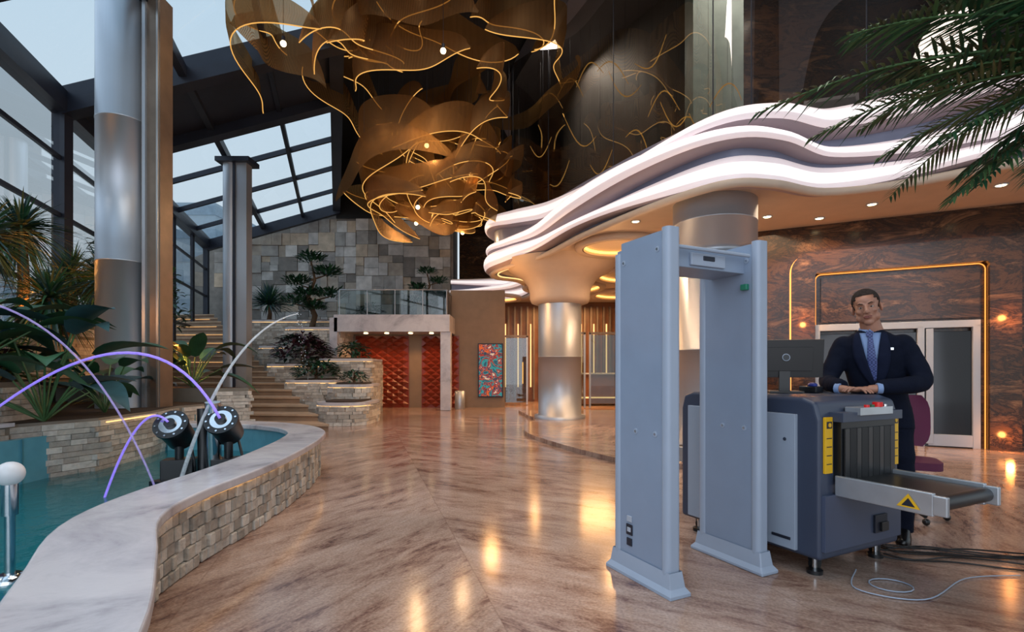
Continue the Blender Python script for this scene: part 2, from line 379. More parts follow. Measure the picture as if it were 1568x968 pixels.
for i in range(3,len(GI),12): b.cyl((GI[i][0],GI[i][1],5.05),(GI[i][0],GI[i][1],UZ-.02),.01,mDark,6)
b.build('glass_screen',BA)
up=cr([(8.5,2.0,0),(5.4,4.4,0),(3.2,6.6,0),(2.1,8.9,0),(1.4,11.0,0),(.6,13.1,0),(.0,15,0),(-.3,17.3,0),(.2,20,0),(-.5,23.5,0)],6)
b=MB(); b.prism([(p.x,p.y) for p in up]+[(13,23.5),(14,2.0)],UZ,UZ+.6,mMauve); b.build('upper_bulkhead',BA)
b=MB(); b.box((4.1,10.5,7.27),(1.0,.5,4.44),pm('pale_pillar','#a9bdbd',.5)); b.box((6.3,11.3,7.27),(3.0,.4,4.44),mBrown); b.box((10,10.2,7.27),(6.0,.3,4.44),mBrown,rz=-.35)
mWin=pm('grey_window','#b5b2bd',.3,var=.05)
for k in range(4):
    b.box((6.7+k*1.15,10.95-k*.42-.1,6.3),(1.0,.1,1.5),mWin,rz=-.35); b.box((6.7+k*1.15,10.88-k*.42-.1,6.3),(.8,.1,1.3),mMauve,rz=-.35)
mw_=[(p.x,p.y) for p in cr([(4.9,11.1,0),(3.6,11.1,0),(2.7,12.4,0),(1.9,14.2,0),(1.6,16.5,0),(1.8,19,0),(1.6,23,0)],5)]
b.prism(mw_+[(x+.15,y+.1) for x,y in mw_[::-1]],5.05,UZ,mMauve2)
b.build('upper_level_wall')
# glowing streaks modelled to imitate gold reflections in the upper glass
b=MB()
for k in range(16):
    t=k/15; x0=.75+3.3*t; y0=13.4-3.6*t; z0=U(6.0,8.2); a=U(-.9,.9); L_=U(.5,1.1)
    pts=[(x0+L_*(s-.5)*.8,y0+.15*math.sin(3*s+k),z0+L_*(math.sin(pi*s)*.5*(1 if k%2 else -1)+a*(s-.5))) for s in [i/10 for i in range(11)]]
    b.tube(pts,[.006+.008*math.sin(pi*i/10) for i in range(11)],mGold,5); b.cyl(pts[5],(pts[5][0],pts[5][1],UZ),.003,mDark,4)
b.build('gold_reflection_streaks')
# ---------- round interior columns
b=MB(); b.lathe([(.66,.0),(.66,.1),(.58,.12),(.58,1.6),(.583,1.6),(.583,1.62),(.58,1.62),(.58,3.15),(.52,3.17),(.52,3.25),(.66,3.27),(.66,3.68),(.664,3.68),(.664,3.7),(.66,3.7),(.66,4.12)],(3.37,8.6,.05),mSteel,56); b.build('round_column')
b=MB(); b.lathe([(.66,.0),(.66,.1),(.56,.12),(.56,1.6),(.563,1.6),(.563,1.62),(.56,1.62),(.56,3.0)],(1.25,13.5,.05),mSteel,56)
b.lathe([(.6,3.0),(.74,3.05),(.78,3.15),(.78,3.3),(.84,3.5),(1.0,3.7),(1.3,3.86),(1.5,4.08)],(1.25,13.5,.02),mCream,56); b.build('round_column')
# ---------- right marble wall
W0=Vector((5.0,10.3)); wd=Vector((.889,-.457)); wn=Vector((-.457,-.889))
def WP(s,o,z): p=W0+wd*s+wn*o; return (p.x,p.y,z)
wr=math.atan2(wd.y,wd.x)
b=MB(); b.box(WP(4.3,-.15,2.05),(8.8,.3,4.1),mBrown,rz=wr); b.build('wall_right')
b=MB()
def archpath(s0,s1,zt,r,o):
    pts=[WP(s0,o,0.0)]
    for k in range(9): a=pi-k*pi/16; pts.append(WP(s0+r+r*math.cos(a),o,zt-r+r*math.sin(a)))
    for k in range(9): a=pi/2-k*pi/16; pts.append(WP(s1-r+r*math.cos(a),o,zt-r+r*math.sin(a)))
    pts.append(WP(s1,o,0.0)); return pts
def archband(s0,s1,zt,r,wid,o,th,mat):
    A1=archpath(s0,s1,zt,r,o); A2=archpath(s0+wid,s1-wid,zt-wid,max(r-wid,.05),o); C1=archpath(s0,s1,zt,r,o+th); C2=archpath(s0+wid,s1-wid,zt-wid,max(r-wid,.05),o+th)
    m=len(A1); fs=[]
    for i in range(m-1):
        for x,y in((0,1),(1,3),(3,2),(2,0)): fs.append((x*m+i,x*m+i+1,y*m+i+1,y*m+i))
    b.add(A1+A2+C1+C2,fs,mat)
archband(.5,3.8,3.55,.35,.4,.08,.14,mBrown)
mGl=emis('hidden_led','#ff9a4c',3.2)
b.tube(archpath(.49,3.81,3.56,.36,.035),.014,mGl,6)
b.tube(archpath(.91,3.39,3.14,.1,.035),.010,mWarmD,6)
b.box(WP(2.15,.06,2.65),(2.3,.1,.85),mBrown,rz=wr)
b.build('marble_portal')
mWhite=pm('white_painted_metal','#a8b0bc',.4,var=.03)
b=MB()
for s in(.93,1.62,2.5,3.25): b.box(WP(s,.1,1.05),(.1,.12,2.1),mWhite,rz=wr)
b.box(WP(2.09,.1,2.12),(2.42,.12,.12),mWhite,rz=wr)
b.box(WP(2.09,.08,1.0),(2.3,.03,2.0),pm('dark_door_glass','#10131c',.08),rz=wr)
b.box(WP(2.62,.12,1.05),(.1,.1,2.0),mWhite,rz=wr); b.box(WP(2.9,.12,.12),(.6,.08,.2),mWhite,rz=wr)
b.build('door_2',bevel=.006)
b=MB(); b.box((5.25,15.6,2.05),(.2,10.6,4.1),pm('dark_wood','#5a3a24',.3)) 
for k in range(14):
    b.box((5.1,11+k*.75,2.0),(.1,.12,3.9),mBronze)
    if k%2: b.box((5.06,11.37+k*.75,2.0),(.03,.03,3.0),mWarmS)
b.build('wall_lobby_side')
mWood=pm('walnut_panel','#7c5030',.3,var=.25,scale=2)
b=MB(); b.box((2.4,21.4,2.05),(5.8,.2,4.1),mWood)
for k in range(22):
    x=-.4+k*.26; b.box((x,21.2,2.0),(.07,.16,3.8),mBronze)
    if k%2==0: b.box((x+.13,21.25,1.9),(.05,.04,2.6),mWarmS)
b.build('wall_lobby_back')
b=MB()
for x,y in((1.9,17.5),(3.2,17.5),(4.4,17.5),(.0,19.2)):
    b.box((x,y,1.3),(1.1,.03,2.4),mGlassC)
    for dx in(-.56,.56): b.box((x+dx,y,1.3),(.06,.08,2.55),mSteelC)
    b.box((x,y,2.56),(1.2,.08,.08),mBronze); b.box((x+.4,y-.05,1.2),(.04,.04,.8),mGold)
b.build('door_3')
mSof=pm('reception_counter_wood','#9a6236',.3)
b=MB()
b.box((3.6,19.3,.6),(2.4,.8,1.1),mSof); b.box((3.6,19.3,1.17),(2.6,.95,.06),mMarbW); b.box((3.6,18.88,.3),(2.3,.03,.05),mWarmS)
b.build('reception_desk',bevel=.01)
# ---------- back wall with red panels
mRed=pm('red_lacquer_panel','#7c2c1a',.3,var=.2,scale=2); mTan=pm('tan_wall','#86705a',.5,var=.08)
b=MB(); b.box((-3.85,18.2,1.3),(3.6,.3,2.6),mTan); b.box((-1.2,18.2,2.05),(1.9,.3,4.1),mTan); b.box((-5.75,17.5,1.5),(.25,1.8,3.0),mMarbW)
b.build('wall_back')
def redpanel(x0,x1,nx,name):
    b=MB(); nz=10; z1=2.5; dx=(x1-x0)/nx; dz=z1/nz
    b.box(((x0+x1)/2,18.02,z1/2),(x1-x0,.06,z1),mRed)
    for i in range(nx*2-1):
        for j in range(nz*2-1):
            if (i+j)%2: continue
            cx=x0+dx*(i+1)/2; cz=dz*(j+1)/2; y=17.985
            b.add([(cx-dx/2,y,cz),(cx,y,cz-dz/2),(cx+dx/2,y,cz),(cx,y,cz+dz/2),(cx,y-.07,cz+.03)],[(0,1,4),(1,2,4),(2,3,4),(3,0,4)],mRed)
    b.build(name)
redpanel(-5.45,-3.6,5,'door_1'); redpanel(-3.15,-1.85,4,'door_4')
b=MB(); b.cyl((-4.65,17.9,1.05),(-4.65,17.86,1.05),.14,mWarmS,24); b.cyl((-4.65,17.88,1.05),(-4.65,17.84,1.05),.11,mRed,24); b.box((-4.65,17.83,1.05),(.04,.03,.16),mWarmS); b.build('wall_emblem')
b=MB(); b.prism([(-5.75,16.6),(-2.0,16.6),(-2.0,21.5),(-5.75,21.5)],2.55,3.1,mMarbW); b.box((-2.15,16.85,1.28),(.34,.34,2.56),mMarbW); b.box((-5.75,16.8,1.28),(.26,.3,2.56),mMarbW)
b.build('entrance_portico',bevel=.02)
b=MB()
for x in(-4.9,-4.2,-3.4,-2.7): b.cyl((x,17.3,2.56),(x,17.3,2.53),.07,mBulb,12)
b.build('recessed_downlights')
b=MB(); b.box((-3.9,16.75,3.5),(3.5,.02,.8),mGlassC); b.box((-2.12,18.4,3.5),(.02,3.2,.8),mGlassC)
for x in(-5.6,-4.7,-3.8,-2.9,-2.12): b.cyl((x,16.75,3.1),(x,16.75,3.92),.015,mSteel,8)
b.tube([(-5.6,16.75,3.92),(-2.12,16.75,3.92),(-2.12,20,3.92)],.018,mSteel,8); b.build('glass_balustrade')
m,nt,bs=nm('abstract_painting'); N=nt.nodes.new; L=nt.links.new
tc=N('ShaderNodeTexCoord'); nz=N('ShaderNodeTexNoise'); nz.inputs['Scale'].default_value=2.2; nz.inputs['Distortion'].default_value=2.5; L(tc.outputs['Object'],nz.inputs['Vector'])
c_=N('ShaderNodeValToRGB'); c_.color_ramp.interpolation='CONSTANT'; ee=c_.color_ramp.elements; ee[0].color=lin('#1c5a7a'); ee[1].position=.66; ee[1].color=lin('#d8d0c0')
for p_,k in((.38,'#28a0b0'),(.46,'#a03028'),(.51,'#1c4a66'),(.56,'#d86a30'),(.61,'#3a2a6a')): x=ee.new(p_); x.color=lin(k)
L(nz.outputs['Fac'],c_.inputs['Fac']); L(c_.outputs['Color'],bs.inputs['Base Color']); L(c_.outputs['Color'],bs.inputs['Emission Color']); bs.inputs['Emission Strength'].default_value=.25
b=MB(); b.box((-.75,17.98,1.3),(.8,.04,1.8),m); b.box((-.75,18.01,1.3),(.88,.06,1.88),mDark); b.build('wall_painting')
b=MB(); b.lathe([(.16,0),(.17,.02),(.17,.6),(.13,.62)],(-1.75,17.3,0),mSteel,20); b.build('litter_bin')
# ---------- pool
OP=cr([(-.55,-.6,0),(-.8,.7,0),(-1.17,1.63,0),(-1.58,2.3,0),(-1.97,2.9,0),(-2.09,3.45,0),(-2.09,4.2,0),(-2.12,4.9,0),(-2.2,5.6,0),(-2.3,6.2,0),(-2.5,6.9,0),(-2.95,7.55,0),(-3.7,8.05,0),(-4.6,8.25,0),(-5.25,8.2,0)],5)
ON=normals2(OP); m_=len(OP)
mTeal=pm('pool_teal_tile','#5fa0b4',.25,var=.1); mTJ=pm('tile_joint','#3d7a88')
mLedS=emis('coping_led','#ffbe70',2.6)
P1=empty('fountain_pool')
def ringstrip(b,o0,o1,z0,z1,mat,flip=False):
    vs=[];fs=[]
    for p,nn in zip(OP,ON):
        for o,z in((o0,z0),(o0,z1),(o1,z1),(o1,z0)): vs.append((p.x+nn.x*o,p.y+nn.y*o,z))
    for i in range(m_-1):
        for j in range(4): fs.append((i*4+j,i*4+(j+1)%4,(i+1)*4+(j+1)%4,(i+1)*4+j))
    b.add(vs,fs,mat); b.add(vs[:4],[(0,1,2,3)],mat); b.add(vs[-4:],[(3,2,1,0)],mat)
b=MB(); ringstrip(b,0,.46,.455,.525,mMarbW); b.build('coping',P1,bevel=.015,seg=3)
b=MB(); ringstrip(b,.1,.2,0,.455,mGrout); stones(b,[(p.x+nn.x*.1,p.y+nn.y*.1) for p,nn in zip(OP,ON)],0,.435,.08,.05,.12,.05,jut=.032); b.build('stone_wall',P1,bevel=.006,seg=1)
b=MB(); ringstrip(b,.2,.42,0,.45,mTeal)
b.box((-5.28,3.4,.3),(.1,9.8,.6),mTeal)
for k in range(20): b.box((-5.22,-1+k*.5,.3),(.01,.012,.6),mTJ)
b.build('basin_lining',P1)
b=MB(); b.tube([(p.x+nn.x*.045,p.y+nn.y*.045,.447) for p,nn in zip(OP[14:],ON[14:])],.006,mLedS,5); b.build('led_strip',P1)
inn=[(p.x+nn.x*.4,p.y+nn.y*.4) for p,nn in zip(OP,ON)]
b=MB(); b.prism(inn+[(-5.24,8.0),(-5.24,-1)],.015,.03,pm('pool_floor_tile','#1f7f88',.3,var=.15)); b.build('basin_floor',P1)
mw,nt,bs=nm('pool_water'); bs.inputs['Base Color'].default_value=lin('#1f7f8c'); bs.inputs['Roughness'].default_value=.03; bs.inputs['Alpha'].default_value=.6
N=nt.nodes.new;L=nt.links.new; tc=N('ShaderNodeTexCoord'); nz=N('ShaderNodeTexNoise'); nz.inputs['Scale'].default_value=7; nz.inputs['Detail'].default_value=2; L(tc.outputs['Object'],nz.inputs['Vector']); bp=N('ShaderNodeBump'); bp.inputs['Strength'].default_value=.25; bp.inputs['Distance'].default_value=.03; L(nz.outputs['Fac'],bp.inputs['Height']); L(bp.outputs['Normal'],bs.inputs['Normal'])
b=MB(); b.add([(x,y,.12) for x,y in inn]+[(-5.24,8.0,.12),(-5.24,-1,.12)],[tuple(range(len(inn)+2))],mw); b.build('water',P1)
mBlk=pm('black_rubber','#15171a',.35,var=.1); mChrome=pm('chrome','#c4c8cc',.12,1)
b=MB()
for x,y,z in((-3.3,5.0,.80),(-2.84,5.05,.84)):
    ax=Vector((.12,-.75,.55)).normalized(); c=Vector((x,y,z))
    b.cyl(c-ax*.26,c,.13,mBlk,28,.14); b.cyl(c,c+ax*.03,.155,mBlk,28); b.cyl(c+ax*.03,c+ax*.034,.1,mChrome,28); b.cyl(c+ax*.03,c+ax*.06,.05,mBlk,20)
    for k in range(10):
        a=k*pi/5; u_=ax.orthogonal().normalized(); w_=ax.cross(u_); p=c+(u_*math.cos(a)+w_*math.sin(a))*.13; b.cyl(p+ax*.03,p+ax*.04,.01,mChrome,8)
    b.cyl((x,y+.12,.12),(x,y+.12,z-.1),.04,mBlk,12); b.box((x,y+.12,.35),(.28,.2,.22),mBlk,rz=.3); b.box((x,y+.05,.2),(.34,.26,.14),mBlk,rz=-.2)
    b.tube(cr([(x+.1,y+.2,.12),(x+.16,y+.1,.4),(x+.05,y+.2,.65)]),.015,mBlk,6)
b.box((-3.07,5.12,.25),(.7,.08,.08),mBlk); b.cyl((-3.0,5.2,.3),(-2.96,5.1,1.02),.07,mChrome,16); b.cyl((-3.08,5.15,.3),(-3.12,5.2,.95),.05,mBlk,16)
b.build('fountain_nozzle',bevel=.008)
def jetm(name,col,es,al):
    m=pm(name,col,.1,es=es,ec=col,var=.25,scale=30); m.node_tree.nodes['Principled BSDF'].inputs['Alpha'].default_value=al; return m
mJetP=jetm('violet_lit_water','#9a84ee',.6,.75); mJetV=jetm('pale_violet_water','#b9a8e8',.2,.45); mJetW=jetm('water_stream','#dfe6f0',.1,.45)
def par(a,m,c,n=24):
    a,m,c=map(Vector,(a,m,c)); k=2*m-(a+c)/2
    return [a*(1-t)**2+k*2*t*(1-t)+c*t*t for t in [i/n for i in range(n+1)]]
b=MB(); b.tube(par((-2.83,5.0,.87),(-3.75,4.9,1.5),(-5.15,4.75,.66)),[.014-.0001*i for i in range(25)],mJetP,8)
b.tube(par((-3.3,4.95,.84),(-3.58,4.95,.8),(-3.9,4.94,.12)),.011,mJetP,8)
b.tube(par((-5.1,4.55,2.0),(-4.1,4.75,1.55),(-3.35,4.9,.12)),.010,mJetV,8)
b.tube(par((-3.2,5.0,.3),(-2.78,5.2,1.45),(-2.45,5.9,1.98)),[.020-.0006*i for i in range(25)],mJetW,8)
for k in range(50):
    t=U(0,1); b.ell((-2.45-.25*t+U(-.05,.05),5.9+.9*t,1.98-1.1*t*t+U(-.05,.05)),U(.003,.007),mJetW,6,4)
b.build('water_jet')
b=MB(); b.ell((-2.92,3.0,.74),.07,pm('frosted_globe','#d6d8dc',.35,es=.05,ec='#ffffff'),20,12); b.cyl((-2.92,3,.5),(-2.92,3,.68),.038,mChrome,16); b.cyl((-2.92,3,.12),(-2.92,3,.5),.025,mChrome,16); b.lathe([(.09,.1),(.09,.14),(.05,.16)],(-2.92,3,0),mChrome,20); b.build('globe_fountain_light')
# ---------- left planter banks
b=MB()
E1=[(-5.36,-1),(-5.36,5.6),(-5.05,6.3),(-5.12,7.3),(-5.4,8.28),(-5.2,9.2),(-6,10.4),(-9,11)]
E2=[(-5.6,-1),(-5.6,4.5),(-5.75,6.2),(-6.6,7.2),(-9,7.6)]
E3=[(-6.6,-1),(-6.5,5.5),(-7.2,7.6),(-7.4,9.5),(-9,10.5)]
E4=[(-8.6,9.5),(-8.2,11.2),(-10.4,14)]
E5=[(-5.3,9.3),(-4.9,9.6),(-6.8,10.6),(-8.4,10.9)]
b.prism(E1+[(-9,-1)],0,.75,mGrout,mSoil); b.prism(E2+[(-9,-1)],.7,1.2,mGrout,mSoil); b.prism(E3+[(-9,-1)],1.1,1.9,mGrout,mSoil)
b.prism(E4+[(-13,17),(-13,8)],0,2.2,mGrout,mSoil); b.prism(E5+[(-8.4,9.5)],0,1.0,mGrout,mSoil)
for E_,z0,z1 in((E1,0,.72),(E2,.75,1.14),(E3,1.2,1.85),(E4,0,2.15),(E5,0,.94)): stones(b,E_,z0,z1,.07,.12,.38,.05,jut=.02)
b.prism([(-5.3,-1),(-5.3,5.5),(-5.6,5.5),(-5.6,-1)],.735,.775,mMarbW)
b.box((-5.53,2.2,1.15),(.02,4.4,.02),mWarm); b.box((-5.0,6.8,.70),(.02,1,.015),mWarmS,rz=.1)
b.build('planter_bank')
# ---------- stairs
b=MB(); SW=Vector((-3.2,.35))
pa=[]
for i in range(6): t=i/5; pa.append((-3.95-2.35*t,11.1+3.2*t,.16*(i+1)))
for i in range(15): t=i/14; pa.append((-6.9-4.3*t,15.0+4.4*t,.96+.163*(i+1)))
for i,(x,y,z) in enumerate(pa):
    nx,ny=(pa[i+1][0],pa[i+1][1]) if i+1<len(pa) else (x-1.2,y+1.4)
    dx,dy=nx-x,ny-y
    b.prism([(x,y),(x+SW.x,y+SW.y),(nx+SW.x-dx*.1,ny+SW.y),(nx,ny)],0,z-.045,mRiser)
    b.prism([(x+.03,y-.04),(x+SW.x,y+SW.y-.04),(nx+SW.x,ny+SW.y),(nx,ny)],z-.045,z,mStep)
    if i>7 and i%2: b.box((x+SW.x/2,y+SW.y/2-.01,z-.055),(2.6,.008,.008),mWarmS,rz=math.atan2(-.35,3.2))
b.build('stairs')
def rr(cx,cy,w,d,r,n=6):
    pts=[]
    for sx,sy,a0 in((1,1,0),(-1,1,pi/2),(-1,-1,pi),(1,-1,3*pi/2)):
        for k in range(n+1):
            a=a0+k*pi/2/n; pts.append((cx+sx*(w/2-r)+r*math.cos(a),cy+sy*(d/2-r)+r*math.sin(a)))
    return pts
b=MB()
TT=[(-4.1,13.0,1.2,1.7,.5,.55),(-4.25,13.9,1.1,1.3,.4,.95),(-5.5,14.5,1.3,1.2,.3,1.05),(-4.9,15.8,1.5,1.6,.3,1.65),(-6.5,16.0,1.6,1.5,.3,1.5),(-6.5,17.8,1.8,2.2,.3,2.7),(-7.6,17.6,1.4,1.6,.3,2.1),(-7.8,19.6,4.2,2.4,.3,3.1)]
for cx,cy,w,d,r,h in TT:
    b.prism(rr(cx,cy,w,d,r),0,h-.07,mGrout); b.prism(rr(cx,cy,w+.08,d+.08,r),h-.07,h,mMarbW); b.prism(rr(cx,cy,w-.3,d-.3,r*.7),h,h+.03,mSoil)
    pts=rr(cx,cy,w+.02,d+.02,r); stones(b,pts[10:]+pts[:2],0,h-.08,.09,.14,.4,.05,jut=.02)
    pts=rr(cx,cy,w+.07,d+.07,r); b.tube([(x,y,h-.085) for x,y in pts[14:]],.010,mWarmS,5)
b.build('terraced_planter')
# ---------- plants
def spiky(name,c,n,L,w,droop,mats,trunk=0,elev=(-.2,1.3)):
    b=MB(); c=Vector(c)
    top=c+Vector((0,0,trunk))
    if trunk: b.tube([c,c+Vector((.03,.02,trunk*.5)),top],[.09,.075,.07],mTrunk,8)
    for i in range(n):
        a=U(0,2*pi); el=U(*elev); d=Vector((math.cos(a)*math.cos(el),math.sin(a)*math.cos(el),math.sin(el)))
        b.leaf(top,d,L*U(.7,1.1),w,droop*U(.5,1.3),random.choice(mats),4,.2,.8)
    return b.build(name)
def broad(name,c,n,L,w,mats,stem=.5,spread=1.0,face=None):
    b=MB(); c=Vector(c)
    for i in range(n):
        a=U(0,2*pi) if face is None else face+U(-1.4,1.4); el=U(.5,1.35); d=Vector((math.cos(a)*math.cos(el),math.sin(a)*math.cos(el),math.sin(el))); 
        s_=stem*U(.5,1.2); p=c+d*s_
        b.tube([c,c+d*s_*.5+Vector((0,0,.03)),p],[.014,.012,.009],mLf[2],6)
        d2=Vector((d.x*spread,d.y*spread,d.z*.35)).normalized()
        b.leaf(p,d2,L*U(.7,1.15),w*U(.8,1.15),U(.25,.7),random.choice(mats),8,.18,.75)
    return b.build(name)
def shrub(name,c,r,n,L,mats,h=None):
    b=MB(); c=Vector(c); h=h or r
    b.tube([c,c+Vector((0,0,h*.9))],[.04,.015],mTrunk,6)
    for i in range(7):
        a=U(0,6.28); b.tube([c+Vector((0,0,h*.2)),c+Vector((math.cos(a)*r*.6,math.sin(a)*r*.6,h*U(.6,1.3)))],[.02,.008],mTrunk,5)
    for i in range(n):
        a=U(0,2*pi); el=U(-.2,1.4); k=U(.4,1)**.5; p=c+Vector((math.cos(a)*math.cos(el)*r*k,math.sin(a)*math.cos(el)*r*k,h*.35+h*math.sin(el)*k))
        d=Vector((math.cos(a)+U(-.7,.7),math.sin(a)+U(-.7,.7),U(-.3,.9))); b.leaf(p,d,L*U(.7,1.2),L*.4,.3,random.choice(mats),3,.2)
    return b.build(name)
def frond(b,base,az,el,L,mats,lw=.3,n=34,droop=.55,wid=.022,ld=(.1,.35)):
    d=Vector((math.cos(az)*math.cos(el),math.sin(az)*math.cos(el),math.sin(el))); base=Vector(base)
    pts=[base+d*L*t+Vector((0,0,-droop*L*t*t)) for t in [i/n for i in range(n+1)]]
    b.tube(pts,[.014*(1-.85*i/n)+.001 for i in range(n+1)],mLf[2],5)
    for i in range(3,n+1):
        t=i/n; tg=(pts[min(i+1,n)]-pts[i-1]).normalized(); sd=tg.cross(Vector((0,0,1))).normalized()
        ll=lw*math.sin(pi*(t*.8+.17))**.7
        for s_ in(-1,1):
            dd=(sd*s_+tg*.8+Vector((0,0,U(-.1,.35)))).normalized()
            b.leaf(pts[i],dd,ll*U(.85,1.1),wid,U(*ld),random.choice(mats),3,.2,.7)
def palm(name,c,h,nf,L,mats,azr=(0,2*pi),elr=(.1,1.2),lw=.3,lean=(0,0),**k):
    b=MB(); c=Vector(c); top=c+Vector((lean[0],lean[1],h))
    pts=[c+(top-c)*t for t in(0,.25,.5,.75,1)]
    b.tube(pts,[.13,.11,.1,.1,.12],mTrunk,10)
    for i in range(nf): frond(b,top,U(*azr),U(*elr),L*U(.8,1.1),mats,lw,**k)
    return b.build(name)
b=MB(); pc=Vector((3.7,2.85,3.02))
b.tube([(3.8,2.6,.35),(3.8,2.65,1.2),(3.75,2.75,2.1),tuple(pc)],[.12,.1,.09,.11],mTrunk,12)
b.lathe([(.2,.0),(.3,.02),(.36,.5),(.38,.52),(.38,.56),(.33,.56),(.3,.45)],(3.8,2.6,0),mMarbW,32)
for az,el,L_,dr in((3.05,.3,2.35,.36),(3.2,.42,2.1,.36),(2.85,.3,1.9,.38),(3.4,.5,1.7,.45),(2.95,.65,2.1,.45),(3.05,.15,1.5,.25),(2.6,.25,1.4,.4),(2.4,.6,1.8,.5),(3.6,.25,1.2,.4),(2.8,.0,1.0,.5),(1.9,.5,1.8,.6),(1.2,.6,1.8,.6),(.4,.6,1.8,.6),(-.5,.6,1.8,.6),(3.3,.6,1.9,.4),(3.15,.2,1.8,.3),(3.0,-.1,1.0,.5),(3.3,-.2,.8,.4),(3.0,.85,1.8,.5),(2.75,.5,1.7,.35),(3.1,.05,1.3,.35),(3.2,-.3,.9,.4),(2.9,-.15,1.1,.45),(3.15,.75,1.7,.4)):
    frond(b,pc,az,el,L_,[mLf[0],mLf[1],mLf[2],mLf[4]],.38,48,dr,.021)
b.build('potted_palm')
gr=[mLf[0],mLf[1],mLf[4]]; bl=[mLf[3],mLf[1],mLf[0]]
broad('philodendron',(-5.35,5.9,.75),20,.8,.36,bl,.95)
broad('philodendron',(-5.7,5.2,1.2),20,.95,.42,bl,.8)
broad('philodendron',(-6.0,4.6,1.2),14,.95,.4,bl,1.0)
broad('philodendron',(-5.6,7.1,.75),12,.7,.3,bl,.7)
broad('peace_lily',(-6.0,9.7,1.0),22,.85,.3,gr,.7)
for c,t in(((-7.4,7.2,1.9),1.3),((-7.2,6.1,1.9),1.6),((-7.9,8.3,1.9),1.7),((-6.9,7.7,1.9),.5),((-7.9,6.8,1.9),2.2),((-8.3,9.7,1.9),1.2),((-7.0,8.9,1.9),1.0),((-8.3,7.6,1.9),1.2)):
    spiky('yucca_plant',c,300,.85,.036,.4,[mLf[3],mLf[0],mLfY,mLf[1]],t,(-1.0,1.4))
for c in((-6.9,7.0,1.15),(-6.6,8.6,.75),(-7.4,8.5,1.9),(-7.0,5.4,1.9)): spiky('agave_plant',c,80,.75,.06,.3,[mLfY,mLf[2]],.1,(.1,1.3))
shrub('croton_shrub',(-6.5,6.2,1.2),.45,220,.22,[mLfY,mLfR,mLf[2]],.6)
shrub('ficus_tree',(-9.3,12.4,2.2),.9,700,.22,gr,1.9); shrub('ficus_tree',(-10.4,14.9,2.2),.9,500,.25,gr,1.8)
palm('areca_palm',(-8.9,11.6,2.2),1.0,14,1.2,[mLf[0],mLf[2]],lw=.3)
spiky('yucca_plant',(-8.9,18.9,3.1),240,1.1,.05,.3,[mLf[3],mLf[0]],.6,(-.1,1.4))
def bonsai(c,s):
    b=MB(); c=Vector(c); b.tube([c+Vector(p)*s for p in((0,0,0),(.1,0,.4),(-.1,0,.9),(.1,0,1.4),(0,0,1.9))],[.09*s,.08*s,.06*s,.04*s,.02*s],mTrunk,8)
    for px,pz,r in((-.5,.75,.42),(.55,.95,.42),(-.4,1.3,.36),(.45,1.55,.34),(0,1.95,.36),(-.1,1.0,.34),(.1,.6,.3)):
        p0=c+Vector((px,0,pz))*s; b.tube([c+Vector((0,0,pz-.15))*s,p0],[.03*s,.015*s],mTrunk,6)
        for k in range(260):
            a=U(0,6.28); rr_=r*s*U(0,1)**.5; p=p0+Vector((math.cos(a)*rr_,math.sin(a)*rr_*.8,U(-.05,.16)*s)); b.leaf(p,(math.cos(a)+U(-.5,.5),math.sin(a)+U(-.5,.5),U(.1,1)),.18*s,.06*s,.1,random.choice([mLf[1],mLf[4],mLf[0]]),2)
    b.build('cloud_pruned_pine')
bonsai((-7.0,18.0,2.7),1.25); bonsai((-3.0,18.3,3.1),.85)
shrub('red_cordyline_shrub',(-6.5,15.95,1.5),.8,420,.28,[mLfR,mLfR,mLf[4]],.7)
shrub('low_green_shrub',(-5.5,14.5,1.07),.6,300,.2,gr,.4); shrub('low_green_shrub',(-4.25,13.9,.97),.35,150,.14,gr,.25); shrub('low_green_shrub',(-4.9,15.8,1.68),.5,160,.2,gr,.35)
shrub('low_green_shrub',(-5.2,19,3.1),.5,200,.2,gr,.5)
# ---------- chandelier
CH=empty('ribbon_chandelier')
b=MB()
def rib(cx,cy,R0,a0,da,z0,dz,h,sp,lean=.12,n=34,wig=.16):
    vs=[];fs=[];lo=[];hi=[]; ph=U(0,6.28); ph2=U(0,6.28); zw=U(.08,.22)
    for i in range(n+1):
        t=i/n; a=a0+da*t; r=max(.12,R0*(1+sp*t)+wig*math.sin(2.6*pi*t+ph)); z=z0+dz*t+zw*math.sin(1.7*pi*t+ph2)
        hh=h*(.04+math.sin(pi*t)**.65)
        x,y=cx+r*math.cos(a),cy+r*math.sin(a); x2,y2=cx+(r+lean*hh)*math.cos(a),cy+(r+lean*hh)*math.sin(a)
        vs+=[(x,y,z),((x+x2)/2+.05*h*math.cos(a),(y+y2)/2+.05*h*math.sin(a),z+hh/2),(x2,y2,z+hh)]; lo.append((x,y,z)); hi.append((x2,y2,z+hh))
    for i in range(n):
        k=i*3; fs+=[(k,k+3,k+4,k+1),(k+1,k+4,k+5,k+2)]
    b.add(vs,fs,mRib,True)
    if U(0,1)<.75: b.tube(lo,.010,mGold,5)
    m=n//2; b.cyl(hi[m],(hi[m][0],hi[m][1],CZ),.003,mDark,4)
cx,cy=-1.95,12.8
for i in range(8): rib(cx+U(-.2,.2),cy+U(-.2,.2),U(.3,.8),U(0,6.28),U(2.0,3.4),U(4.8,5.2),U(.2,.8),U(.3,.5),U(.1,.6),wig=.08)
for i in range(14): rib(cx+U(-.3,.3),cy+U(-.3,.3),U(1.0,1.6),U(0,6.28),U(1.5,2.8),U(4.85,5.7),U(.1,.9),U(.4,.65),U(-.1,.3))
for i in range(18): rib(cx+U(-.25,.25),cy+U(-.4,.3),U(1.6,2.1),U(0,6.28),U(1.2,2.2),U(5.0,6.5),U(-.1,1.3),U(.45,.8),U(-.3,.12))
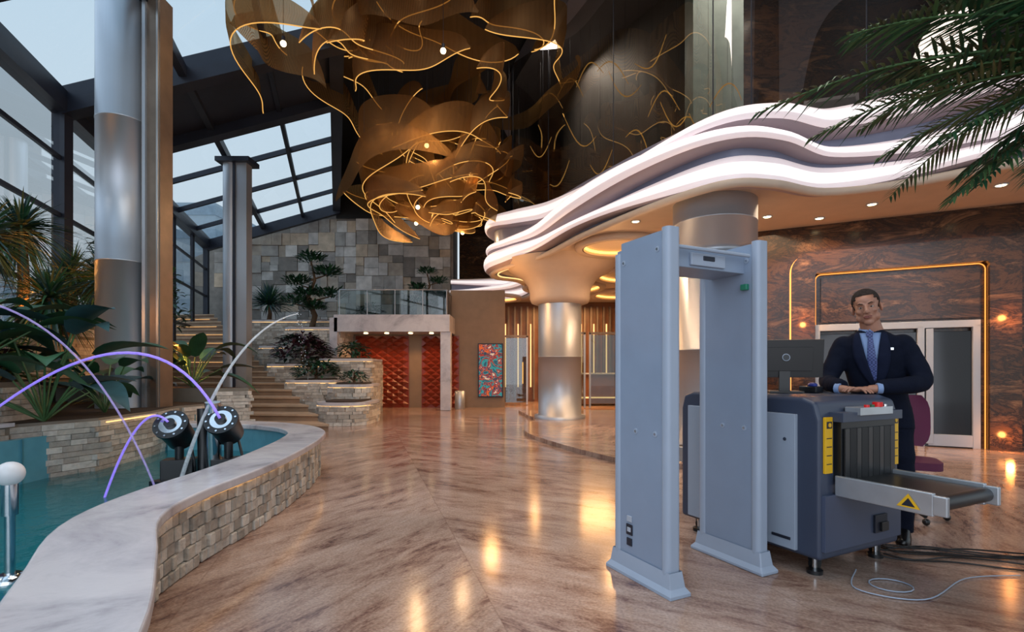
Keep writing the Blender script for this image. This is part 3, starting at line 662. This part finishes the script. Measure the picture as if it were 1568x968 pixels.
for i in range(12): rib(cx+U(-1.3,1.3),cy+U(-1.2,.8),U(.35,.8),U(0,6.28),U(1.8,3.2),U(5.0,6.4),U(.8,1.9),U(.45,.8),U(.2,1.2),wig=.06)
for i in range(16): rib(cx+U(-.7,.7),cy-1.3+U(-.6,.6),U(1.4,2.9),U(0,6.28),U(.9,1.8),U(6.7,7.9),U(-.3,1.2),U(.5,.9),U(-.3,.3),wig=.25)
for i in range(14): rib(-2.2+U(-1.1,1.1),8.8+U(-1,1),U(.9,2.4),U(0,6.28),U(.9,1.8),U(6.8,8.2),U(-.3,1.0),U(.5,.9),U(-.4,.4),wig=.25)
for i in range(7): rib(-3.9+U(-.6,.6),9.6+U(-.6,.6),U(.6,1.4),U(0,6.28),U(1.0,1.9),U(6.6,7.5),U(.2,1.2),U(.7,1.1),U(-.3,.5),wig=.2)
b.build('ribbons',CH)
b=MB()
BL=[(-1.2,9.0,6.9),(-1.85,11.2,6.2),(-2.3,12.6,5.3),(-3.9,8.8,6.9),(-2.6,14,5.3),(-1.0,12.6,6.1),(-1.4,14.6,5.2)]
for p in BL: b.ell(p,.05,mBulb,12,8); b.cyl((p[0],p[1],p[2]+.04),(p[0],p[1],CZ),.005,mDark,5); b.cyl((p[0],p[1],p[2]+.04),(p[0],p[1],p[2]+.12),.03,mDark,8)
b.build('pendant_bulbs',CH)
def light(kind,loc,en,col,size=.3,rot=(0,0,0),spot=1.4):
    l=bpy.data.lights.new('lamp',kind); l.energy=en; l.color=lin(col)[:3]
    if kind=='AREA': l.size=size
    elif kind=='SUN': l.angle=size
    else: l.shadow_soft_size=size
    if kind=='SPOT': l.spot_size=spot; l.spot_blend=.6
    o=bpy.data.objects.new('lamp_'+kind.lower(),l); S.collection.objects.link(o); o.location=loc; o.rotation_euler=rot; return o
for p in BL: light('POINT',(p[0],p[1],p[2]-.1),42,'#ffca90',.08)
DL=[(6.0,8.6),(7.3,7.7),(4.6,9.3),(5.6,9.4),(.85,12.9),(2.3,9.6),(2.9,12.4),(1.2,15.5),(3.2,16.5),(2.5,19),(-.5,19.5),(4.3,13.2)]
b=MB()
for x,y in DL: b.cyl((x,y,4.1),(x,y,4.085),.06,mBulb,16); b.lathe([(.065,4.1),(.09,4.08),(.09,4.1)],(x,y,0),mWhite,16,caps=False)
b.build('ceiling_downlights')
for x,y in DL: light('SPOT',(x,y,4.05),115,'#ffd0a0',.08,spot=2.5)
for x in(-4.9,-4.2,-3.4,-2.7): light('SPOT',(x,17.3,2.5),32,'#ffc080',.06,spot=2.2)
for s,z in((.7,.25),(3.6,.25),(.7,2.2),(3.6,2.2)): light('POINT',WP(s,.4,z),9,'#ffa050',.05)
for p in((-7.0,6.6,2.3),(-7.6,8.2,2.4),(-6.2,9.6,1.6)): light('POINT',p,26,'#ffa64a',.06)
light('AREA',(2.2,18.5,3.9),360,'#ffbe7c',3); light('AREA',(4.2,9.3,4.0),40,'#ffdcb4',2)
light('POINT',(-.5,12.6,3.2),45,'#ffb870',.15); light('POINT',(2.2,11.3,3.2),30,'#ffc080',.15); light('POINT',(2.0,8.4,3.0),20,'#ffd0a0',.2)  # added warm points: canopy tip glow and fill for the dark soffit
light('AREA',(4.6,9.2,9.4),190,'#fff0e0',2.0); light('AREA',(1.3,13.2,9.4),110,'#fff0e0',1.2)  # added area lights, brighten the upper level behind the glass
light('AREA',(-.5,3.5,10.0),500,'#fff0e2',5)  # added overhead fill, out of view
light('AREA',(-1,-5.5,4.0),420,'#eaf0ff',9,rot=(math.radians(78),0,0))  # added unseen fill behind the camera, stands in for daylight from there
light('SUN',(-10,5,20),.95,'#dcebff',math.radians(70),rot=(0,math.radians(-38),math.radians(8)))

# ---------- metal detector
mDet=pm('painted_detector_panel','#8797ad',.38,var=.04); mDet2=pm('detector_trim','#9ba8ba',.35,var=.03)
MD=empty('walk_through_metal_detector',(.93,3.05,0),math.radians(26.3))
for nm_,x0 in(('panel_1',0.0),('panel_2',.78)):
    b=MB()
    b.prism(rr(x0+.0425,.26,.085,.50,.03),.03,2.14,mDet)
    b.prism(rr(x0+.0425,.26,.06,.44,.025),2.14,2.19,mDet)
    b.prism(rr(x0+.0425,.035,.105,.07,.03),.05,2.2,mDet2); b.prism(rr(x0+.0425,.485,.105,.07,.03),.05,2.12,mDet2)
    vs=[];fs=[]
    prof=[(.16,.62,0),(.16,.62,.02),(.12,.57,.05),(.1,.54,.14)]
    for w,d,z in prof: vs+=[(x0+.0425-w/2,.26-d/2,z),(x0+.0425+w/2,.26-d/2,z),(x0+.0425+w/2,.26+d/2,z),(x0+.0425-w/2,.26+d/2,z)]
    for i in range(3):
        for k in range(4): fs.append((i*4+k,i*4+(k+1)%4,(i+1)*4+(k+1)%4,(i+1)*4+k))
    fs.append((0,3,2,1)); b.add(vs,fs,mDet2)
    for yy,zz in((.1,2.08),(.42,2.05),(.3,.95),(.12,.95)): b.cyl((x0-.004,yy,zz),(x0+.0,yy,zz),.018,mDet2,16); b.cyl((x0-.008,yy,zz),(x0-.004,yy,zz),.008,mChrome,10)
    if x0==0:
        b.box((-.004,.36,.3),(.008,.06,.07),mDark); b.box((-.006,.36,.3),(.008,.035,.03),mWhite); b.box((-.004,.36,.22),(.008,.05,.05),mDark)
        b.box((-.004,.36,.37),(.006,.05,.04),mWhite)
    b.build(nm_,MD,bevel=.008,seg=3)
b=MB(); b.box((.43,.26,2.06),(.72,.28,.13),mDet); b.box((.43,.26,2.135),(.72,.16,.04),mDet2); b.box((.43,.11,2.05),(.3,.02,.08),mDet2); b.box((.43,.098,2.06),(.1,.01,.03),mDark)
b.box((.76,.1,1.9),(.03,.05,.04),pm('green_lamp','#20705a',.4,es=.1))
b.cyl((.1,.05,2.1),(.74,.05,2.1),.012,mDet2,10); b.build('crossbar',MD,bevel=.01,seg=3)
# ---------- baggage scanner
mSl=pm('slate_scanner_shell','#363f52',.38,var=.05); mLg=pm('light_grey_panel','#95a1b1',.38,var=.03); mYel=pm('yellow_label','#d8a818',.4,es=.05); mRedB=pm('red_button','#c01818',.3,es=.2); mAl=pm('aluminium_rail','#b9bec4',.3,.7)
SC=empty('baggage_xray_scanner',(1.956,3.28,0),math.radians(26))
b=MB(); Wd=.88; Ln=1.2; H=1.163
prof=[(0.0,.12),(0.0,H-.14),(.03,H-.03),(.12,H),(Ln-.12,H),(Ln-.03,H-.03),(Ln,H-.14),(Ln,.12)]
vs=[(0,y,z) for y,z in prof]+[(Wd,y,z) for y,z in prof]; k=len(prof)
fs=[(i,k+i,k+(i+1)%k,(i+1)%k) for i in range(k)]+[tuple(range(k)),tuple(range(k,2*k))[::-1]]
fs=[f[::-1] for f in fs]; b.add(vs,fs,mSl)
b.build('housing',SC,bevel=.025,seg=4)
b=MB()
b.box((-.012,.46,.60),(.03,.62,.90),mLg); b.box((-.012,.95,.60),(.03,.30,.90),mLg)
b.box((-.03,.5,.83),(.012,.13,.03),mDark); b.box((-.03,.25,.22),(.008,.14,.02),mDark)
b.cyl((-.03,.22,.88),(-.034,.22,.88),.012,mChrome,10); b.cyl((-.03,.7,.88),(-.034,.7,.88),.012,mChrome,10)
b.box((Wd+.012,.6,.60),(.03,.95,.90),mLg)
b.build('side_panels',SC,bevel=.012,seg=3)
b=MB()
b.box((.44,-.02,.83),(.60,.06,.40),mBlk)
for k in range(9): b.box((.19+k*.0625,-.055,.80),(.058,.012,.33),mBlk,rz=.12*(-1)**k)
b.box((.44,-.03,1.04),(.66,.1,.06),mSl); b.box((.44,-.05,1.075),(.36,.1,.05),mAl)
b.cyl((.48,-.08,1.1),(.48,-.08,1.13),.03,mRedB,16); b.cyl((.36,-.08,1.1),(.36,-.08,1.115),.016,mRedB,12); b.cyl((.56,-.08,1.1),(.56,-.08,1.115),.014,mChrome,12); b.cyl((.42,-.08,1.1),(.42,-.08,1.115),.014,mLf[0],12)
for x in(.07,.81):
    b.box((x,-.008,.86),(.075,.016,.36),mYel)
    for k in range(4): b.box((x,-.018,.74+k*.055),(.05,.004,.006),mDark)
    b.box((x,-.018,.99),(.05,.004,.045),mDark); b.cyl((x,-.019,.99),(x,-.023,.99),.014,mYel,12)
b.box((.44,-.01,.36),(.84,.03,.36),pm('slate_lower_door','#424c62',.35,var=.04)); b.box((.6,-.03,.3),(.14,.02,.12),mDark); b.box((.62,-.045,.28),(.08,.02,.06),mBlk)
b.build('tunnel_mouth',SC,bevel=.008,seg=2)
b=MB()
for y0,y1 in((-.56,-.02),(Ln+.02,Ln+.35)):
    yc=(y0+y1)/2; l=abs(y1-y0)
    b.box((.42,yc,.615),(.52,l,.05),mBlk); b.box((.135,yc,.60),(.03,l,.13),mAl); b.box((.705,yc,.60),(.03,l,.13),mAl)
    ye=y0 if y0<0 else y1
    b.cyl((.152,ye,.60),(.69,ye,.60),.042,mBlk,20); b.box((.135,ye-(.03 if y0<0 else -.03),.6),(.03,.07,.11),mAl); b.box((.705,ye-(.03 if y0<0 else -.03),.6),(.03,.07,.11),mAl)
b.add([(.117,-.50,.56),(.117,-.38,.56),(.117,-.44,.64)],[(0,2,1)],mYel); b.add([(.1165,-.475,.568),(.1165,-.405,.568),(.1165,-.44,.615)],[(0,2,1)],mDark)
b.build('conveyor',SC,bevel=.006)
b=MB()
for x in(.1,Wd-.1):
    for y in(.1,Ln-.1):
        b.cyl((x,y,0),(x,y,.025),.05,mBlk,16); b.cyl((x,y,.02),(x,y,.13),.015,mChrome,10); b.cyl((x+.06,y+.02,.045),(x+.06,y+.055,.045),.045,mBlk,16); b.box((x+.06,y+.04,.09),(.05,.06,.06),mDark)
b.box((Wd/2,Ln/2,.14),(Wd-.1,Ln-.1,.06),mDark); b.build('feet',SC)
MO=empty('computer_monitor',(2.1,3.98,1.165),math.radians(-12))
b=MB(); b.box((0,0,.265),(.54,.035,.29),mBlk,rx=.12); b.box((0,-.025,.26),(.38,.03,.18),mBlk,rx=.12); b.cyl((0,-.043,.272),(0,-.05,.273),.028,mDet2,20); b.cyl((0,-.048,.272),(0,-.053,.273),.023,mBlk,20)
b.box((0,.0,.1),(.08,.03,.2),mBlk); b.box((0,.02,.008),(.24,.19,.015),mBlk); b.box((0,.021,.265),(.50,.004,.26),pm('lcd_screen','#1a2a3a',.1,es=.2),rx=.12); b.build('display',MO,bevel=.008,seg=3)
b=MB(); b.box((2.33,4.02,1.19),(.1,.14,.05),mBlk,rz=.5); b.ell((2.33,4.0,1.225),(.03,.045,.02),pm('blue_mouse_cap','#2a3a8a',.3)); b.build('handheld_radio',bevel=.008)
b=MB()
random.seed(3)
for k in range(7):
    p=[(2.6+.05*k,3.7+.05*k,.02)]
    for j in range(7): p.append((2.8+j*.3+U(-.08,.08),3.62-.06*j+k*.05+U(-.08,.08),.008+.003*k))
    b.tube(cr(p,6),.006,mBlk,6)
p=[(2.35+.12*math.cos(a),3.2+.1*math.sin(a),.008) for a in [i*.4 for i in range(18)]]; b.tube(p,.004,mDet2,6)
b.tube(cr([(2.3,3.45,.008),(2.1,3.15,.008),(2.4,3.0,.008),(2.9,3.3,.008),(3.3,3.35,.008)],8),.004,mDet2,6); b.build('power_cable')
OC=empty('office_chair',(3.62,4.72,0),-.5)
mPink=pm('magenta_fabric','#5a1c3e',.7,var=.1)
b=MB(); b.prism(rr(0,0,.46,.44,.1),.46,.53,mPink)
vs=[];fs=[]
for j in range(9):
    for i in range(9):
        x=(i/8-.5)*.42*(1-.3*(abs(j/8-.5)*2)**4); z=.62+.48*j/8; y=.22+.05*(1-(2*i/8-1)**2)+.04*j/8
        vs.append((x,y,z))
for j in range(8):
    for i in range(8): k=j*9+i; fs.append((k,k+1,k+10,k+9))
vs2=[(x,y+.045,z) for x,y,z in vs]; b.add(vs,fs,mPink,True); b.add(vs2,[f[::-1] for f in fs],mBlk,True)
b.tube(cr([(0,.05,.44),(0,.25,.46),(0,.3,.7)]),.022,mBlk,8); b.cyl((0,0,.1),(0,0,.46),.03,mChrome,14)
for k in range(5):
    a=k*2*pi/5; b.tube([(0,0,.12),(.27*math.cos(a),.27*math.sin(a),.075)],[.028,.018],mBlk,8); b.ell((.28*math.cos(a),.28*math.sin(a),.03),(.03,.03,.03),mBlk,10,6)
b.build('frame_and_seat',OC,bevel=.01)

# ---------- guard
G=empty('security_guard',(2.98,4.15,0),math.radians(-38.3),1.105)
mSuit=pm('navy_suit_cloth','#0e1424',.85,var=.12,scale=30,bump=.15,bscale=60,spec=.15); mShirt=pm('light_blue_shirt','#7f98c2',.6,var=.05)
mLap=pm('navy_lapel_cloth','#141b30',.8,var=.1,scale=30,spec=.15)
mSkin=pm('skin','#a87862',.5,var=.1,scale=18); mHair=pm('short_grey_brown_hair','#3a322e',.8,var=.45,scale=80,bump=.8,bscale=180,spec=.15); mLip=pm('lips','#8a5048',.5); mShoe=pm('black_leather','#0c0c0e',.25)
m,nt,bs=nm('patterned_tie'); N=nt.nodes.new;L=nt.links.new; tc=N('ShaderNodeTexCoord'); ck=N('ShaderNodeTexChecker'); ck.inputs['Scale'].default_value=90; ck.inputs[1].default_value=lin('#2c3868'); ck.inputs[2].default_value=lin('#58669a'); L(tc.outputs['Object'],ck.inputs['Vector']); L(ck.outputs[0],bs.inputs['Base Color']); bs.inputs['Roughness'].default_value=.5; mTie=m
TR=[(0.0,.0,.80,.19,.125),(-.005,-.005,.90,.185,.13),(-.02,-.03,1.04,.17,.125),(-.035,-.065,1.18,.185,.13),(-.05,-.095,1.30,.20,.132),(-.055,-.11,1.39,.20,.12),(-.06,-.12,1.45,.15,.10),(-.062,-.13,1.485,.095,.08),(-.064,-.14,1.505,.065,.065)]
b=MB(); b.loft(TR,mSuit,28,2.3)
sh=((-.225,-.115,1.395),(.115,-.115,1.395))
b.ell(sh[0],(.075,.08,.07),mSuit); b.ell(sh[1],(.075,.08,.07),mSuit)
RA=[.074]*4+[.069]*4+[.064]*4+[.06]*3+[.055]*4+[.047]*2
b.tube(cr([sh[0],(-.275,-.14,1.27),(-.315,-.19,1.14),(-.28,-.30,1.11),(-.205,-.40,1.10)],5),RA,mSuit,14)
b.tube(cr([sh[1],(.175,-.12,1.28),(.225,-.16,1.14),(.13,-.29,1.11),(-.01,-.385,1.10)],5),RA,mSuit,14)
b.build('jacket',G,remesh=.010,smooth=3)
def tf(x,z,off):
    for i in range(len(TR)-1):
        a,c=TR[i],TR[i+1]
        if a[2]<=z<=c[2]+1e-6:
            t=(z-a[2])/(c[2]-a[2]); cx=a[0]+(c[0]-a[0])*t; cy=a[1]+(c[1]-a[1])*t; rx=a[3]+(c[3]-a[3])*t; ry=a[4]+(c[4]-a[4])*t
            k=max(0,1-(abs((x-cx)/rx))**2.3)**(1/2.3); return (x,cy-ry*k-off,z)
    return (x,-.2,z)
def cxz(z): return -.05+(z-1.3)*-.06 if z>1.3 else -.05+(1.3-z)*.12
def strip(zs,fl,fr,off,mat,n=6):
    vs=[];fs=[]
    for z in zs:
        for i in range(n+1):
            x=fl(z)+(fr(z)-fl(z))*i/n; vs.append(tf(x,z,off))
    for j in range(len(zs)-1):
        for i in range(n): k=j*(n+1)+i; fs.append((k,k+1,k+n+2,k+n+1))
    b.add(vs,fs,mat,True)
zs=[1.12+i*.01*2 for i in range(18)]+[1.475]
vw=lambda z:.005+.062*max(0,(z-1.12)/.36)
b=MB(); strip(zs,lambda z:cxz(z)-vw(z),lambda z:cxz(z)+vw(z),.004,mShirt)
b.tube([(-.062,-.135,1.455),(-.066,-.15,1.515)],[.068,.066],mShirt,20)
b.add([(-.062,-.225,1.455),(-.13,-.185,1.46),(-.125,-.15,1.52),(-.065,-.215,1.505)],[(0,1,2,3)],mShirt); b.add([(-.062,-.225,1.455),(.006,-.185,1.46),(.0,-.15,1.52),(-.065,-.215,1.505)],[(3,2,1,0)],mShirt)
b.build('shirt',G,solid=.004)
tw=lambda z:(.012+.022*min(1,(1.46-z)/.25)) if z<1.46 else .017
b=MB(); strip([1.13+i*.02 for i in range(17)]+[1.465],lambda z:cxz(z)-tw(z),lambda z:cxz(z)+tw(z),.012,mTie,4); b.box((-.064,-.226,1.468),(.034,.022,.036),mTie); b.build('tie',G,solid=.006)
b=MB()
lw_=lambda z:.02+.05*math.sin(pi*max(0,min(1,(z-1.1)/.38)))**.8
strip([1.1]+zs,lambda z:cxz(z)-vw(z)-lw_(z),lambda z:cxz(z)-vw(z)+.002,.012,mLap,4); strip([1.1]+zs,lambda z:cxz(z)+vw(z)-.002,lambda z:cxz(z)+vw(z)+lw_(z),.012,mLap,4)
b.box((.06,-.222,1.36),(.02,.008,.012),mChrome,rz=.3)
for zz in(1.08,.98): p=tf(cxz(zz),zz,.006); b.cyl(p,(p[0],p[1]-.006,p[2]),.011,mShoe,12)
b.build('lapels',G,solid=.007)
b=MB()
b.loft([(0,.0,.78,.175,.115),(0,.0,.86,.185,.12),(0,0,.96,.17,.115)],mSuit,24,2.3)
for x,fx in((-.09,-.11),(.09,.12)):
    b.tube(cr([(x,0,.86),(x,.0,.7),(fx*.95,-.005,.48),(fx,.01,.25),(fx,.02,.06)],4),[.098]*3+[.092]*4+[.078]*4+[.068]*3+[.062]*3,mSuit,16)
b.build('trousers',G,remesh=.012,smooth=3)
b=MB()
for fx in(-.11,.12):
    b.loft([(fx,-.035,0,.048,.135),(fx,-.035,.025,.05,.14),(fx,-.03,.05,.046,.12),(fx,.01,.08,.042,.07),(fx,.02,.1,.04,.05)],mShoe,20,2.4)
b.build('shoes',G)
HD=empty('head',(-.082,-.19,1.645)); HD.parent=G; HD.rotation_euler=(math.radians(5),math.radians(-9),math.radians(2)); HD.scale=(1.06,1.04,1.03)
b=MB()
b.ell((0,.018,.055),(.076,.098,.083),mSkin,24,16); b.ell((0,-.022,.0),(.064,.078,.085),mSkin,24,16); b.ell((0,-.025,-.055),(.055,.062,.052),mSkin,20,12); b.ell((0,-.062,-.088),(.028,.024,.022),mSkin)
b.ell((0,-.06,.055),(.055,.04,.04),mSkin)
for s_ in(-1,1):
    b.ell((s_*.04,-.068,-.012),(.02,.02,.018),mSkin); b.ell((s_*.028,-.093,.036),(.024,.012,.009),mSkin,12,8)
    b.ell((s_*.079,.012,.002),(.009,.02,.033),mSkin,12,10,Matrix.Rotation(s_*.35,3,'Z')); b.ell((s_*.048,-.03,-.055),(.021,.035,.028),mSkin)
    b.ell((s_*.013,-.112,-.022),(.009,.011,.008),mSkin,10,8)
b.tube([(0,-.092,.03),(0,-.104,.008),(0,-.12,-.018)],[.009,.011,.014],mSkin,12)
b.ell((0,-.119,-.02),(.012,.012,.011),mSkin)
b.ell((0,-.09,-.05),(.026,.014,.016),mSkin)
b.tube([(0,.0,-.06),(.005,.03,-.16)],[.056,.064],mSkin,20)
b.build('face',HD,remesh=.0045,smooth=3)
b=MB(); mEyeW=pm('eye_white','#b8b0a8',.2); mIris=pm('iris','#20140c',.15)
for s_ in(-1,1):
    b.ell((s_*.03,-.087,.013),(.0125,.010,.0072),mEyeW,14,10); b.ell((s_*.029,-.0945,.013),(.0055,.0035,.0055),mIris,12,8)
    b.tube([(s_*.015,-.0975,.018),(s_*.03,-.1,.0210),(s_*.046,-.092,.0175)],[.003,.004,.003],mSkin,6)
    b.tube([(s_*.015,-.103,.035),(s_*.032,-.106,.041),(s_*.05,-.092,.036)],[.0035,.0045,.002],mHair,6)
b.tube([(-.024,-.097,-.05),(-.01,-.105,-.0475),(0,-.106,-.049),(.01,-.105,-.0475),(.024,-.097,-.05)],[.002,.0038,.0036,.0038,.002],mLip,8)
b.tube([(-.02,-.097,-.055),(0,-.104,-.058),(.02,-.097,-.055)],[.002,.0048,.002],mLip,8)
b.build('facial_features',HD)
b=MB(); vs=[];fs=[];n1,n2=48,40; C=Vector((0,.02,.055)); rr3=(.079,.101,.087)
for i in range(n2+1):
    th=pi*i/n2
    for k in range(n1):
        a=2*pi*k/n1; vs.append(C+Vector((rr3[0]*math.sin(th)*math.cos(a),rr3[1]*math.sin(th)*math.sin(a),rr3[2]*math.cos(th))))
for i in range(n2):
    for k in range(n1):
        f=(i*n1+k,(i+1)*n1+k,(i+1)*n1+(k+1)%n1,i*n1+(k+1)%n1); c=sum((Vector(vs[j]) for j in f),Vector())/4
        lim= (.092+abs(c.x)*.12 if abs(c.x)<.05 else .07) if c.y<-.03 else (.045 if c.y<-.005 else (.0 if c.y<.014 else -.035-(c.y-.015)*.3 ))
        if c.z>lim: fs.append(f)
b.add(vs,fs,mHair,True); b.build('hair',HD,solid=.004)
def hand(name,org,az,side,z):
    E=empty(name,org); E.parent=G; E.rotation_euler=(0,0,az)
    b=MB()
    b.ell((.045,0,0),(.052,.04,.016),mSkin,18,10); b.ell((.015,0,0.0),(.035,.03,.019),mSkin); b.tube([(-.06,0,.005),(0,0,0)],[.028,.026],mSkin,14)
    for j,(yy,l) in enumerate(((.029,.068),(.010,.078),(-.010,.072),(-.028,.056))):
        y=yy*side; d=Vector((1,yy*side*2.2,0)).normalized()
        p0=Vector((.075,y,.003)); p1=p0+d*l*.45+Vector((0,0,.006)); p2=p1+d*l*.3+Vector((0,0,-.012)); p3=p2+d*l*.22+Vector((0,0,-.014))
        b.tube([p0-d*.02,p0,p1,p2,p3],[.0095,.0095,.009,.008,.0065],mSkin,10)
        b.ell(p3,.0066,mSkin,8,6)
    q0=Vector((.02,.03*side,0)); q1=q0+Vector((.03,.022*side,-.002)); q2=q1+Vector((.03,.006*side,-.004))
    b.tube([Vector((.01,.01*side,0)),q0,q1,q2],[.014,.013,.011,.008],mSkin,10); b.ell(q2,.0082,mSkin,8,6)
    b.build('palm_and_fingers',E,remesh=.003,smooth=2)
    c=MB(); c.tube([(-.075,0,.006),(-.045,0,.005)],[.036,.036],mShirt,16); c.build('cuff',E)
hand('hand_1',(-.175,-.43,1.080),-.35,1,0)
hand('hand_2',(-.055,-.42,1.086),pi+.35,-1,0)

# ---------- world, camera
w=bpy.data.worlds.new('dusk_sky'); S.world=w; w.use_nodes=True; nt=w.node_tree; bg=nt.nodes['Background']; N=nt.nodes.new; L=nt.links.new
tc=N('ShaderNodeTexCoord'); sp=N('ShaderNodeSeparateXYZ'); L(tc.outputs['Generated'],sp.inputs[0]); c_=N('ShaderNodeValToRGB'); c_.color_ramp.elements[0].position=.0; c_.color_ramp.elements[0].color=lin('#e6eef3'); c_.color_ramp.elements[1].position=.9; c_.color_ramp.elements[1].color=lin('#b4d6ee')
L(sp.outputs[2],c_.inputs[0]); L(c_.outputs[0],bg.inputs[0]); bg.inputs[1].default_value=1.0
cam=bpy.data.cameras.new('camera'); co=bpy.data.objects.new('camera',cam); S.collection.objects.link(co); co.location=(0,0,1.35); co.rotation_euler=(pi/2,0,0)
cam.sensor_width=36; cam.lens=36*790/1568; cam.shift_y=(565-484)/1568; cam.clip_start=.05; S.camera=co
S.view_settings.view_transform='Standard'; S.view_settings.look='None'
